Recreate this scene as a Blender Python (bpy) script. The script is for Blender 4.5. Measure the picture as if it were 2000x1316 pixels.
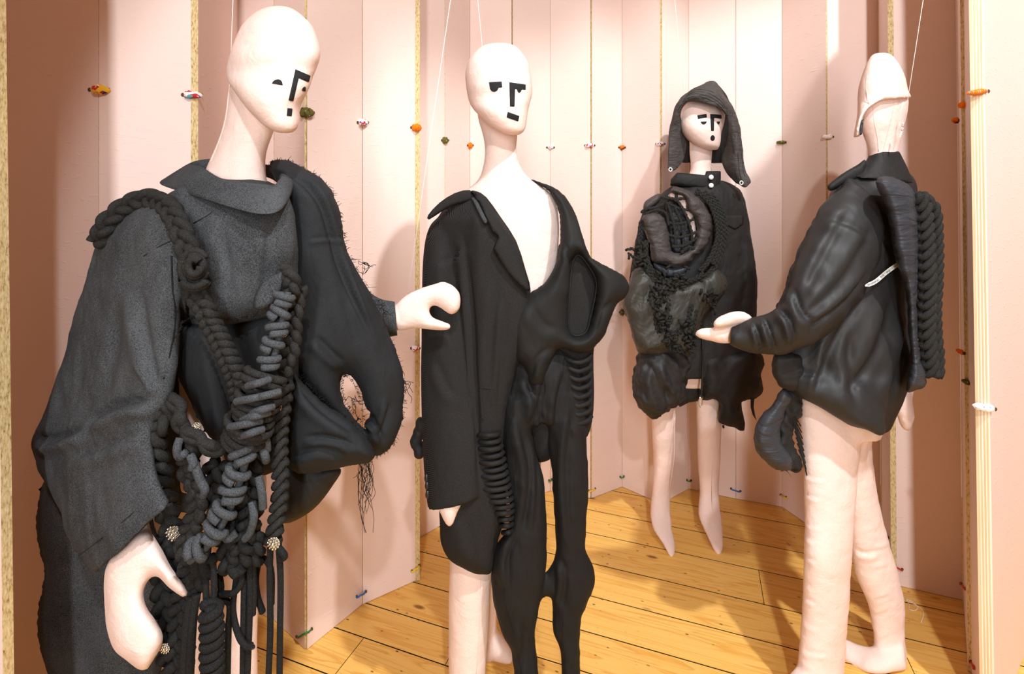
import bpy, bmesh, math, random
import numpy as np
from mathutils import Vector, Matrix, noise, geometry
from mathutils.bvhtree import BVHTree

for o in list(bpy.data.objects):
    bpy.data.objects.remove(o, do_unlink=True)
scene = bpy.context.scene
COL = scene.collection
rnd = random.Random(7)

# ------------------------------------------------------------------ camera
EYE = 1.42
FPX = 1000.0            # focal length in pixels of the 2000 px wide frame
HOR = 413.0             # horizon row
cam_d = bpy.data.cameras.new('camera')
cam = bpy.data.objects.new('camera', cam_d)
COL.objects.link(cam)
cam.location = (0, 0, EYE)
cam.rotation_euler = (math.pi / 2, 0, 0)
cam_d.sensor_fit = 'HORIZONTAL'
cam_d.sensor_width = 36
cam_d.lens = 36 * FPX / 2000
cam_d.shift_y = -(658 - HOR) / 2000
cam_d.clip_start = 0.02
scene.camera = cam

# ------------------------------------------------------------------ world, lights, exposure
world = bpy.data.worlds.new('world')
scene.world = world
world.use_nodes = True
bgn = world.node_tree.nodes['Background']
bgn.inputs[0].default_value = (1.0, 0.57, 0.32, 1)
bgn.inputs[1].default_value = 0.44

def spot(name, loc, target, power, color, radius, angle=80, blend=0.5):
    l = bpy.data.lights.new(name, 'SPOT')
    l.energy = power; l.color = color; l.shadow_soft_size = radius
    l.spot_size = math.radians(angle); l.spot_blend = blend
    o = bpy.data.objects.new(name, l); COL.objects.link(o)
    o.location = loc
    o.rotation_euler = (Vector(target) - Vector(loc)).to_track_quat('-Z', 'Y').to_euler()
    return o
# tall narrow fill light added behind the camera, and two ceiling spotlights
al = bpy.data.lights.new('added_fill_strip', 'AREA')
al.shape = 'RECTANGLE'; al.size = 0.20; al.size_y = 2.3
al.energy = 104; al.color = (0.92, 0.97, 1.0)
ao = bpy.data.objects.new('added_fill_strip', al); COL.objects.link(ao)
ao.location = (-0.10, -2.0, 1.75); ao.rotation_euler = (math.pi / 2, 0, math.radians(0))
spot('centre_spotlight', (0.30, -0.90, 3.20), (0.52, 2.2, 0.75), 235, (0.93, 0.97, 1.0), 0.05, 66, 0.2)
spot('right_spotlight', (1.50, -0.52, 4.50), (0.85, 1.9, 0.50), 800, (0.95, 0.97, 0.98), 0.07, 54, 0.35)

vs = scene.view_settings
vs.view_transform = 'Standard'
vs.look = 'None'
vs.exposure = -0.30
vs.gamma = 1.0
vs.use_curve_mapping = False

# ------------------------------------------------------------------ helpers
def P(px, py, d):
    return Vector(((px - 1000) / FPX * d, d, EYE - (py - HOR) / FPX * d))

def cat(pts, sub):
    a = [np.array(p, float) for p in pts]
    if len(a) < 3:
        return [a[0] + (a[-1] - a[0]) * k / sub for k in range(sub + 1)]
    out = []
    for i in range(len(a) - 1):
        p0 = a[i - 1] if i > 0 else 2 * a[0] - a[1]
        p1, p2 = a[i], a[i + 1]
        p3 = a[i + 2] if i + 2 < len(a) else 2 * a[-1] - a[-2]
        for k in range(sub):
            t = k / sub
            out.append(0.5 * (2 * p1 + (p2 - p0) * t + (2 * p0 - 5 * p1 + 4 * p2 - p3) * t * t
                              + (3 * p1 - p0 - 3 * p2 + p3) * t ** 3))
    out.append(a[-1])
    return out

def resamp(pts, step):
    a = [np.array(p, float) for p in pts]
    L = [0.0]
    for i in range(1, len(a)):
        L.append(L[-1] + float(np.linalg.norm(a[i] - a[i - 1])))
    n = max(2, int(round(L[-1] / step)) + 1)
    out = []; j = 0
    for k in range(n):
        s = L[-1] * k / (n - 1)
        while j < len(L) - 2 and L[j + 1] < s:
            j += 1
        seg = L[j + 1] - L[j]
        t = 0 if seg < 1e-12 else (s - L[j]) / seg
        out.append(a[j] * (1 - t) + a[j + 1] * t)
    return out

def closed_smooth(pts, sub):
    n = len(pts)
    ext = [pts[-2], pts[-1]] + list(pts) + [pts[0], pts[1]]
    a = [np.array(p, float) for p in ext]
    out = []
    for i in range(2, n + 2):
        p0, p1, p2, p3 = a[i - 1], a[i], a[i + 1] if i + 1 < len(a) else a[2], a[i + 2] if i + 2 < len(a) else a[3]
        for k in range(sub):
            t = k / sub
            out.append(0.5 * (2 * p1 + (p2 - p0) * t + (2 * p0 - 5 * p1 + 4 * p2 - p3) * t * t
                              + (3 * p1 - p0 - 3 * p2 + p3) * t ** 3))
    return out

def H(y, xl, xr, d, t):
    return (xl, y, d, xr, y, d, t)

class G:
    def __init__(self):
        self.v = []; self.f = []
    def add(self, vs, fs):
        b = len(self.v)
        self.v += [Vector(v) for v in vs]
        self.f += [tuple(i + b for i in f) for f in fs]
        return self
    def rings(self, rings, caps=(True, True)):
        n = len(rings[0]); vs = []; fs = []
        for r in rings: vs += r
        for i in range(len(rings) - 1):
            for k in range(n):
                a = i * n + k; b = i * n + (k + 1) % n
                fs.append((a, b, b + n, a + n))
        if caps[0]:
            vs.append(sum(rings[0], Vector()) / n); c = len(vs) - 1
            for k in range(n): fs.append((c, (k + 1) % n, k))
        if caps[1]:
            vs.append(sum(rings[-1], Vector()) / n); c = len(vs) - 1; b = (len(rings) - 1) * n
            for k in range(n): fs.append((c, b + k, b + (k + 1) % n))
        return self.add(vs, fs)
    def loft(self, rows, n=32, sub=5, p=2.0, caps=(True, True), tdir=None):
        rs = cat(rows, sub)
        Ls = [P(r[0], r[1], r[2]) for r in rs]; Rs = [P(r[3], r[4], r[5]) for r in rs]
        Cs = [(a + b) / 2 for a, b in zip(Ls, Rs)]
        rings = []
        for i, r in enumerate(rs):
            u = (Rs[i] - Ls[i]) / 2
            T = Cs[min(i + 1, len(Cs) - 1)] - Cs[max(i - 1, 0)]
            w = Cs[i] - Vector((0, 0, EYE))
            w.z *= min(1.0, max(0.0, (Cs[i].z - 0.3) / 0.6)); w /= math.hypot(w.x, w.y)
            w *= max(float(r[6]), 0.001)
            ring = []
            for k in range(n):
                a = 2 * math.pi * k / n
                c, s = math.cos(a), math.sin(a)
                c = math.copysign(abs(c) ** (2 / p), c); s = math.copysign(abs(s) ** (2 / p), s)
                ring.append(Cs[i] + u * c + w * s)
            rings.append(ring)
        return self.rings(rings, caps)
    def tube(self, pts, r, sides=8, closed=False):
        pts = [Vector(p) for p in pts]
        n = len(pts)
        rr = r if isinstance(r, (list, tuple)) else [r] * n
        T0 = (pts[1] - pts[0]).normalized()
        N = T0.orthogonal().normalized()
        rings = []
        for i in range(n):
            if closed:
                T = pts[(i + 1) % n] - pts[i - 1]
            else:
                T = pts[min(i + 1, n - 1)] - pts[max(i - 1, 0)]
            if T.length < 1e-9: T = T0.copy()
            T.normalize()
            N = (N - T * N.dot(T))
            if N.length < 1e-6: N = T.orthogonal()
            N.normalize(); B = T.cross(N)
            rings.append([pts[i] + (N * math.cos(2 * math.pi * k / sides) + B * math.sin(2 * math.pi * k / sides)) * rr[i] for k in range(sides)])
        if closed:
            m = sides; vs = []; fs = []
            for q in rings: vs += q
            for i in range(n):
                j = (i + 1) % n
                best = 0
                if j == 0:
                    best = min(range(m), key=lambda s: (rings[i][0] - rings[0][s]).length)
                for k in range(m):
                    k2 = (k + 1) % m
                    fs.append((i * m + k, i * m + k2, j * m + (k2 + best) % m, j * m + (k + best) % m))
            return self.add(vs, fs)
        return self.rings(rings)
    def box(self, c, h, R=None):
        c = Vector(c); R = R or Matrix.Identity(3)
        vs = [c + R @ Vector((sx * h[0], sy * h[1], sz * h[2])) for sx in (-1, 1) for sy in (-1, 1) for sz in (-1, 1)]
        return self.add(vs, [(0, 1, 3, 2), (4, 6, 7, 5), (0, 4, 5, 1), (2, 3, 7, 6), (0, 2, 6, 4), (1, 5, 7, 3)])
    def ball(self, c, r, n=10, m=6):
        c = Vector(c)
        r = Vector((r, r, r)) if not hasattr(r, '__len__') else Vector(r)
        vs = []; fs = []
        for i in range(1, m):
            a = math.pi * i / m
            for k in range(n):
                b = 2 * math.pi * k / n
                vs.append(c + Vector((r.x * math.sin(a) * math.cos(b), r.y * math.sin(a) * math.sin(b), r.z * math.cos(a))))
        vs += [c + Vector((0, 0, r.z)), c - Vector((0, 0, r.z))]
        t, bo = len(vs) - 2, len(vs) - 1
        for i in range(m - 2):
            for k in range(n):
                fs.append((i * n + k, (i + 1) * n + k, (i + 1) * n + (k + 1) % n, i * n + (k + 1) % n))
        for k in range(n):
            fs.append((t, k, (k + 1) % n)); fs.append((bo, (m - 2) * n + (k + 1) % n, (m - 2) * n + k))
        return self.add(vs, fs)
    def mesh(self, name='m'):
        me = bpy.data.meshes.new(name)
        me.from_pydata([tuple(v) for v in self.v], [], self.f)
        me.validate()
        bm = bmesh.new(); bm.from_mesh(me)
        bmesh.ops.recalc_face_normals(bm, faces=bm.faces)
        bm.to_mesh(me); bm.free()
        return me

def inpoly(x, y, poly):
    c = False; n = len(poly); j = n - 1
    for i in range(n):
        xi, yi = poly[i][0], poly[i][1]; xj, yj = poly[j][0], poly[j][1]
        if (yi > y) != (yj > y) and x < (xj - xi) * (y - yi) / (yj - yi) + xi:
            c = not c
        j = i
    return c

def tri2d(outline, holes, step):
    """dense triangulation of an outline; returns points, triangles, number of boundary points, distance to boundary"""
    loops = [outline] + list(holes)
    pts = []; edges = []
    segs = []
    for lp in loops:
        q = resamp(list(lp) + [lp[0]], step * 0.8)[:-1]
        b = len(pts)
        for p in q: pts.append((float(p[0]), float(p[1])))
        for i in range(len(q)):
            edges.append((b + i, b + (i + 1) % len(q)))
            segs.append((q[i], q[(i + 1) % len(q)]))
    nb = len(pts)
    A = np.array([s[0][:2] for s in segs]); B = np.array([s[1][:2] for s in segs]); D = B - A
    DD = (D * D).sum(1) + 1e-12
    def dist(x, y):
        p = np.array([x, y])
        t = np.clip(((p - A) * D).sum(1) / DD, 0, 1)
        q = A + D * t[:, None]
        return float(np.sqrt(((q - p) ** 2).sum(1).min()))
    xs = [p[0] for p in outline]; ys = [p[1] for p in outline]
    row = 0; y = min(ys)
    while y < max(ys):
        x = min(xs) + (step / 2 if row % 2 else 0)
        while x < max(xs):
            if inpoly(x, y, outline) and not any(inpoly(x, y, h) for h in holes) and dist(x, y) > step * 0.45:
                pts.append((x, y))
            x += step
        y += step * 0.87; row += 1
    res = geometry.delaunay_2d_cdt([Vector(p) for p in pts], edges, [], 0, 1e-5)
    vv, ff = res[0], res[2]
    orig = res[3]
    tris = []
    for f in ff:
        cx = sum(vv[i].x for i in f) / len(f); cy = sum(vv[i].y for i in f) / len(f)
        if inpoly(cx, cy, outline) and not any(inpoly(cx, cy, h) for h in holes):
            tris.append(tuple(f))
    ds = [0.0 if any(o < nb for o in orig[i]) else dist(vv[i].x, vv[i].y) for i in range(len(vv))]
    return [(v.x, v.y) for v in vv], tris, ds

def pillow(g, outline, d, t, R=None, holes=(), step=None, back=1.0, smooth=3, lip=0.0):
    """padded shape: outline sewn at the edge, stuffed to half thickness t (metres); R = rounding reach in px"""
    if smooth: 
        outline = [tuple(p) for p in closed_smooth(outline, smooth)]
        holes = [[tuple(p) for p in closed_smooth(h, smooth)] for h in holes]
    xs = [p[0] for p in outline]; ys = [p[1] for p in outline]
    ext = min(max(xs) - min(xs), max(ys) - min(ys))
    step = step or max(3.0, ext / 22)
    R = R or ext * 0.5
    pts, tris, ds = tri2d(outline, holes, step)
    df = d if callable(d) else (lambda x, y: d)
    fr = []; bk = []; vs = []
    for (x, y), s in zip(pts, ds):
        k = min(s / R, 1.0)
        h = t * math.sqrt(max(0.0, 1 - (1 - k) ** 2)) + (lip if s > 0 else 0)
        dd = df(x, y)
        if s <= 0:
            vs.append(P(x, y, dd)); fr.append(len(vs) - 1); bk.append(len(vs) - 1)
        else:
            vs.append(P(x, y, dd - h)); fr.append(len(vs) - 1)
            vs.append(P(x, y, dd + h * back)); bk.append(len(vs) - 1)
    fs = []
    for a in tris:
        fs.append(tuple(fr[i] for i in a))
        b = tuple(bk[i] for i in reversed(a))
        if set(b) != set(fs[-1]): fs.append(b)
    return g.add(vs, fs)

def bake(me, mods):
    ob = bpy.data.objects.new('tmp', me); COL.objects.link(ob)
    for typ, kw in mods:
        m = ob.modifiers.new('m', typ)
        for k, v in kw.items(): setattr(m, k, v)
    dg = bpy.context.evaluated_depsgraph_get(); dg.update()
    me2 = bpy.data.meshes.new_from_object(ob.evaluated_get(dg))
    bpy.data.objects.remove(ob, do_unlink=True)
    bpy.data.meshes.remove(me)
    return me2

def fuse(g, voxel=0.007, smooth=4, fac=0.5):
    return bake(g.mesh(), [('REMESH', dict(mode='VOXEL', voxel_size=voxel, adaptivity=0.0)),
                           ('SMOOTH', dict(factor=fac, iterations=smooth))])

def wrinkle(me, amp, scale=(6, 6, 3), seed=0, rot=0.0, octs=2, ridge=False):
    """cloth folds: push vertices along their normals by stretched noise"""
    n = len(me.vertices)
    nor = np.zeros(n * 3); me.vertices.foreach_get('normal', nor); nor = nor.reshape(-1, 3)
    co = np.zeros(n * 3); me.vertices.foreach_get('co', co); co = co.reshape(-1, 3)
    c, s = math.cos(rot), math.sin(rot)
    for i in range(n):
        x, y, z = co[i]
        xr, zr = x * c - z * s, x * s + z * c
        a = 0.0; f = 1.0; w = 1.0
        for _ in range(octs):
            q = noise.noise(Vector((xr * scale[0] * f + seed * 7.3, y * scale[1] * f + seed, zr * scale[2] * f)))
            a += w * ((0.35 - abs(q)) * 1.4 if ridge else q); f *= 2.1; w *= 0.5
        co[i] += nor[i] * a * amp
    me.vertices.foreach_set('co', co.reshape(-1)); me.update()
    return me

def crease(me, lines):
    """tailored folds: along each line one side of the cloth rises and the other sinks"""
    n = len(me.vertices)
    nor = np.zeros(n * 3); me.vertices.foreach_get('normal', nor); nor = nor.reshape(-1, 3)
    co = np.zeros(n * 3); me.vertices.foreach_get('co', co); co = co.reshape(-1, 3)
    px = 1000 + co[:, 0] / co[:, 1] * FPX; py = HOR + (EYE - co[:, 2]) / co[:, 1] * FPX
    face = np.clip((0.35 - nor[:, 1]) * 2.5, 0, 1)
    disp = np.zeros(n)
    for pts, w, amp in lines:
        q = np.array([p[:2] for p in resamp(cat(pts, 6), 6.0)])
        best = np.full(n, 1e9); sg = np.zeros(n); tt = np.zeros(n)
        for i in range(len(q) - 1):
            a, b = q[i], q[i + 1]; d = b - a; L = float((d * d).sum()) + 1e-9
            t = np.clip(((px - a[0]) * d[0] + (py - a[1]) * d[1]) / L, 0, 1)
            dx = px - (a[0] + d[0] * t); dy = py - (a[1] + d[1] * t)
            r = np.hypot(dx, dy); m = r < best
            best[m] = r[m]; sg[m] = np.sign(d[0] * dy - d[1] * dx)[m]; tt[m] = ((i + t) / (len(q) - 1))[m]
        sd = best * sg
        prof = np.exp(-((sd - w * .7) / w) ** 2) - np.exp(-((sd + w * .5) / (w * .6)) ** 2)
        disp += amp * prof * np.clip(np.sin(np.pi * np.clip(tt, 0, 1)) * 1.6, 0, 1)
    co += nor * (disp * face)[:, None]
    me.vertices.foreach_set('co', co.reshape(-1)); me.update()
    return me

def bvh_of(*meshes):
    vs = []; fs = []
    for me in meshes:
        b = len(vs)
        vs += [v.co.copy() for v in me.vertices]
        fs += [tuple(i + b for i in p.vertices) for p in me.polygons]
    return BVHTree.FromPolygons(vs, fs)

CAMP = Vector((0, 0, EYE))
def surf(px, py, bvh, dflt):
    """depth at which the sight line of a pixel meets a surface that has already been built"""
    dr = (P(px, py, 1.0) - CAMP).normalized()
    hit = bvh.ray_cast(CAMP, dr)
    return hit[0].y if hit[0] is not None else dflt

def obj(name, me, m, parent=None, smooth=True, auto=None):
    if isinstance(me, G): me = me.mesh(name)
    me.name = name
    if parent is not None:
        off = parent.get('_org')
        if off is not None:
            o3 = Vector(off)
            me.transform(Matrix.Translation(-o3))
    o = bpy.data.objects.new(name, me); COL.objects.link(o)
    for mm in (m if isinstance(m, (list, tuple)) else [m]): me.materials.append(mm)
    if parent is not None:
        o.parent = parent
        if parent.get('_org') is not None: o['_org'] = parent['_org']
    if smooth:
        me.polygons.foreach_set('use_smooth', [True] * len(me.polygons))
    return o

def tag(o, label=None, catg=None, group=None, kind=None):
    if label: o['label'] = label
    if catg: o['category'] = catg
    if group: o['group'] = group
    if kind: o['kind'] = kind
    return o

def thing(name, loc, label=None, catg=None, group=None, kind=None):
    o = bpy.data.objects.new(name, None); COL.objects.link(o)
    o.location = loc; o.empty_display_size = 0.05
    o['_org'] = tuple(loc)
    return tag(o, label, catg, group, kind)

# ------------------------------------------------------------------ materials
def srgb(r, g, b):
    f = lambda c: (c / 255 / 12.92) if c / 255 <= 0.04045 else ((c / 255 + 0.055) / 1.055) ** 2.4
    return (f(r), f(g), f(b), 1)

class M:
    def __init__(self, name, rough=0.8, spec=0.3, sheen=0.0):
        self.m = bpy.data.materials.new(name); self.m.use_nodes = True
        self.nt = self.m.node_tree; self.n = self.nt.nodes
        self.b = self.n['Principled BSDF']
        self.b.inputs['Roughness'].default_value = rough
        self.b.inputs['Specular IOR Level'].default_value = spec
        if sheen > 0.5:
            self.b.inputs['Sheen Weight'].default_value = sheen
            self.b.inputs['Sheen Roughness'].default_value = 0.5
        self.co = None
    def node(self, t, **kw):
        n = self.n.new(t)
        for k, v in kw.items():
            if hasattr(n, k) and not k.startswith('i_'): setattr(n, k, v)
        return n
    def link(self, a, b): self.nt.links.new(a, b)
    def coord(self, scale=(1, 1, 1), out='Object', rot=(0, 0, 0)):
        tc = self.node('ShaderNodeTexCoord'); mp = self.node('ShaderNodeMapping')
        mp.inputs['Scale'].default_value = scale; mp.inputs['Rotation'].default_value = rot
        self.link(tc.outputs[out], mp.inputs[0]); return mp.outputs[0]
    def noise(self, vec, scale, detail=3, rough=0.5, dist=0.0):
        n = self.node('ShaderNodeTexNoise')
        n.inputs['Scale'].default_value = scale; n.inputs['Detail'].default_value = detail
        n.inputs['Roughness'].default_value = rough; n.inputs['Distortion'].default_value = dist
        self.link(vec, n.inputs['Vector']); return n.outputs[0]
    def ramp(self, fac, stops, interp='LINEAR'):
        r = self.node('ShaderNodeValToRGB'); e = r.color_ramp.elements
        r.color_ramp.interpolation = interp
        while len(e) < len(stops): e.new(0.5)
        for k, (p, c) in enumerate(stops):
            e[k].position = p; e[k].color = c if len(c) == 4 else (*c, 1)
        self.link(fac, r.inputs[0]); return r.outputs[0]
    def math(self, op, a, b=None, c=None):
        n = self.node('ShaderNodeMath'); n.operation = op
        for k, v in enumerate((a, b, c)):
            if v is None: continue
            if hasattr(v, 'is_output'): self.link(v, n.inputs[k])
            else: n.inputs[k].default_value = v
        return n.outputs[0]
    def mix(self, fac, a, b, mode='MIX'):
        n = self.node('ShaderNodeMix'); n.data_type = 'RGBA'; n.blend_type = mode
        for k, v in ((0, fac), (6, a), (7, b)):
            if hasattr(v, 'is_output'): self.link(v, n.inputs[k])
            else: n.inputs[k].default_value = v
        return n.outputs[2]
    def color(self, c):
        if hasattr(c, 'is_output'): self.link(c, self.b.inputs['Base Color'])
        else: self.b.inputs['Base Color'].default_value = c
        return self
    def bump(self, h, strength=0.3, dist=0.002):
        n = self.node('ShaderNodeBump'); n.inputs['Strength'].default_value = strength
        n.inputs['Distance'].default_value = dist
        if self.b.inputs['Normal'].is_linked:
            self.link(self.b.inputs['Normal'].links[0].from_socket, n.inputs['Normal'])
        self.link(h, n.inputs['Height']); self.link(n.outputs[0], self.b.inputs['Normal']); return self

def cloth(name, c1, c2, rough=0.85, spec=0.2, sheen=0.0, speck=600, bump=0.25, folds=0.0, fold_scale=(14, 14, 6), dist=0.0015):
    m = M(name, rough, spec, sheen)
    v = m.coord()
    n1 = m.noise(v, speck, 2, 0.6)
    n2 = m.noise(v, 8, 3, 0.5)
    f = m.math('ADD', m.math('MULTIPLY', n1, 0.75), m.math('MULTIPLY', n2, 0.25))
    m.color(m.ramp(f, [(0.38, c1), (0.62, c2)]))
    m.bump(n1, bump, dist)
    if folds:
        v2 = m.coord(fold_scale)
        m.bump(m.noise(v2, 1.0, 3, 0.55, 0.6), folds, 0.02)
    return m.m
MAT = {}
MAT['pink'] = cloth('pink_cloth', srgb(226, 199, 189), srgb(240, 216, 207), 0.95, 0.1, 0.0, 700, 0.25, 0.20, (20, 20, 22))
MAT['wool'] = cloth('charcoal_wool', (0.020, 0.021, 0.023, 1), (0.080, 0.084, 0.090, 1), 0.95, 0.1, 0.05, 560, 0.35, 0.35, (7, 7, 3))
MAT['black_cotton'] = cloth('black_cotton', (0.009, 0.0100, 0.0112, 1), (0.019, 0.0206, 0.023, 1), 0.8, 0.25, 0.05, 900, 0.2, 0.35, (12, 12, 6))
MAT['black_satin'] = cloth('black_satin', (0.0095, 0.0092, 0.009, 1), (0.016, 0.0156, 0.0153, 1), 0.68, 0.2, 0.1, 900, 0.12, 0.35, (12, 12, 5))
MAT['black_crepe'] = cloth('black_crepe', (0.007, 0.007, 0.0074, 1), (0.012, 0.012, 0.0125, 1), 0.66, 0.2, 0.05, 900, 0.1, 0.35, (22, 22, 4))
MAT['nylon'] = cloth('black_nylon', (0.016, 0.0155, 0.016, 1), (0.025, 0.024, 0.0245, 1), 0.55, 0.32, 0.05, 800, 0.08, 0.3, (9, 9, 5))
MAT['jacket_black'] = cloth('black_twill', (0.010, 0.0095, 0.0095, 1), (0.017, 0.016, 0.016, 1), 0.7, 0.3, 0.0, 900, 0.15, 0.5, (14, 14, 8))
MAT['navy_pad'] = cloth('navy_padding', (0.022, 0.024, 0.031, 1), (0.036, 0.040, 0.050, 1), 0.55, 0.35, 0.1, 900, 0.1, 0.5, (10, 10, 40))
MAT['olive_pad'] = cloth('olive_grey_padding', (0.030, 0.029, 0.024, 1), (0.050, 0.048, 0.040, 1), 0.5, 0.35, 0.05, 900, 0.1, 0.6, (16, 16, 12))
MAT['brown_pad'] = cloth('brown_grey_padding', (0.042, 0.035, 0.033, 1), (0.066, 0.056, 0.053, 1), 0.6, 0.3, 0.05, 900, 0.1, 0.6, (16, 16, 22))
MAT['blue_lining'] = cloth('blue_grey_lining', (0.018, 0.021, 0.027, 1), (0.034, 0.038, 0.047, 1), 0.5, 0.35, 0.0, 900, 0.1, 0.6, (30, 30, 30))
MAT['quilt'] = cloth('quilted_grey_cloth', (0.046, 0.041, 0.039, 1), (0.072, 0.065, 0.062, 1), 0.7, 0.25, 0.0, 900, 0.15, 0.5, (20, 20, 60))
MAT['print'] = cloth('black_print', (0.010, 0.010, 0.011, 1), (0.020, 0.020, 0.021, 1), 0.8, 0.2, 0.0, 700, 0.2)

def rope_mat(name, c1, c2):
    m = M(name, 0.85, 0.2, 0.05); v = m.coord()
    n1 = m.noise(v, 420, 2, 0.6)
    m.color(m.ramp(n1, [(0.35, c1), (0.65, c2)]))
    w = m.node('ShaderNodeTexWave'); w.inputs['Scale'].default_value = 180; w.inputs['Distortion'].default_value = 3
    w.bands_direction = 'DIAGONAL'
    m.link(v, w.inputs['Vector'])
    m.bump(w.outputs[1], 0.4, 0.001); m.bump(n1, 0.3, 0.001)
    return m.m
MAT['rope'] = rope_mat('black_rope', (0.012, 0.0115, 0.011, 1), (0.028, 0.027, 0.025, 1))
MAT['rope_grey'] = rope_mat('slate_rope', (0.034, 0.037, 0.042, 1), (0.075, 0.080, 0.088, 1))
MAT['rope_black'] = rope_mat('jet_rope', (0.007, 0.007, 0.007, 1), (0.017, 0.017, 0.017, 1))
MAT['yarn'] = rope_mat('dark_yarn', (0.011, 0.0107, 0.0095, 1), (0.028, 0.027, 0.024, 1))

def herringbone():
    m = M('herringbone_tweed', 0.9, 0.15, 0.05)
    v = m.coord()
    sx = m.node('ShaderNodeSeparateXYZ'); m.link(v, sx.inputs[0])
    n = m.noise(v, 500, 2)
    x = m.math('ADD', sx.outputs[0], m.math('MULTIPLY', sx.outputs[1], 0.6))
    tri = m.math('MULTIPLY', m.math('ABSOLUTE', m.math('SUBTRACT', m.math('FRACT', m.math('DIVIDE', x, 0.024)), 0.5)), 0.024)
    s = m.math('FRACT', m.math('DIVIDE', m.math('ADD', sx.outputs[2], m.math('MULTIPLY', tri, 2.0)), 0.0045))
    s = m.math('ABSOLUTE', m.math('SUBTRACT', s, 0.5))
    f = m.math('ADD', m.math('MULTIPLY', s, 1.3), m.math('MULTIPLY', n, 0.5))
    m.color(m.ramp(f, [(0.35, (0.0045, 0.0043, 0.0043, 1)), (0.95, (0.042, 0.039, 0.038, 1))]))
    m.bump(f, 0.25, 0.001)
    m.bump(m.noise(m.coord((12, 12, 5)), 1.0, 3, 0.55, 0.5), 0.35, 0.02)
    return m.m
MAT['tweed'] = herringbone()

def panel_mat():
    m = M('pink_painted_board', 0.6, 0.25)
    v = m.coord()
    big = m.noise(v, 1.3, 2)
    m.color(m.mix(big, srgb(230, 205, 195), srgb(236, 212, 203)))
    # strand-board flakes pressed into the paint: short slanted ridges and pits
    h = None
    for k, (rz, sc) in enumerate(((0.5, (22, 22, 90)), (-0.7, (24, 24, 80)), (1.4, (20, 20, 75)))):
        q = m.noise(m.coord(sc, 'Object', (0, rz, 0)), 1.0, 2, 0.5)
        r = m.ramp(q, [(0.66, (0, 0, 0, 1)), (0.71, (1, 1, 1, 1))])
        h = r if h is None else m.math('ADD', h, r)
    m.bump(h, 0.28, 0.0018)
    m.bump(m.noise(v, 160, 2), 0.05, 0.001)
    return m.m
MAT['panel'] = panel_mat()

def osb_mat():
    m = M('strand_board_edge', 0.85, 0.15); v = m.coord((260, 260, 90))
    n = m.noise(v, 1.0, 4, 0.65)
    m.color(m.ramp(n, [(0.30, srgb(140, 112, 70)), (0.46, srgb(202, 178, 128)), (0.68, srgb(226, 208, 164))]))
    m.bump(n, 0.4, 0.002); return m.m
MAT['osb'] = osb_mat()

def ply_mat(name, c1, c2):
    m = M(name, 0.6, 0.25); v = m.coord((200, 200, 3))
    n = m.noise(v, 1.0, 3, 0.6)
    m.color(m.ramp(n, [(0.35, c1), (0.65, c2)])); m.bump(n, 0.15, 0.001); return m.m
MAT['ply_a'] = ply_mat('birch_ply_light', srgb(244, 232, 210), srgb(252, 244, 230))
MAT['ply_b'] = ply_mat('birch_ply_dark', srgb(222, 194, 150), srgb(238, 216, 180))

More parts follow.
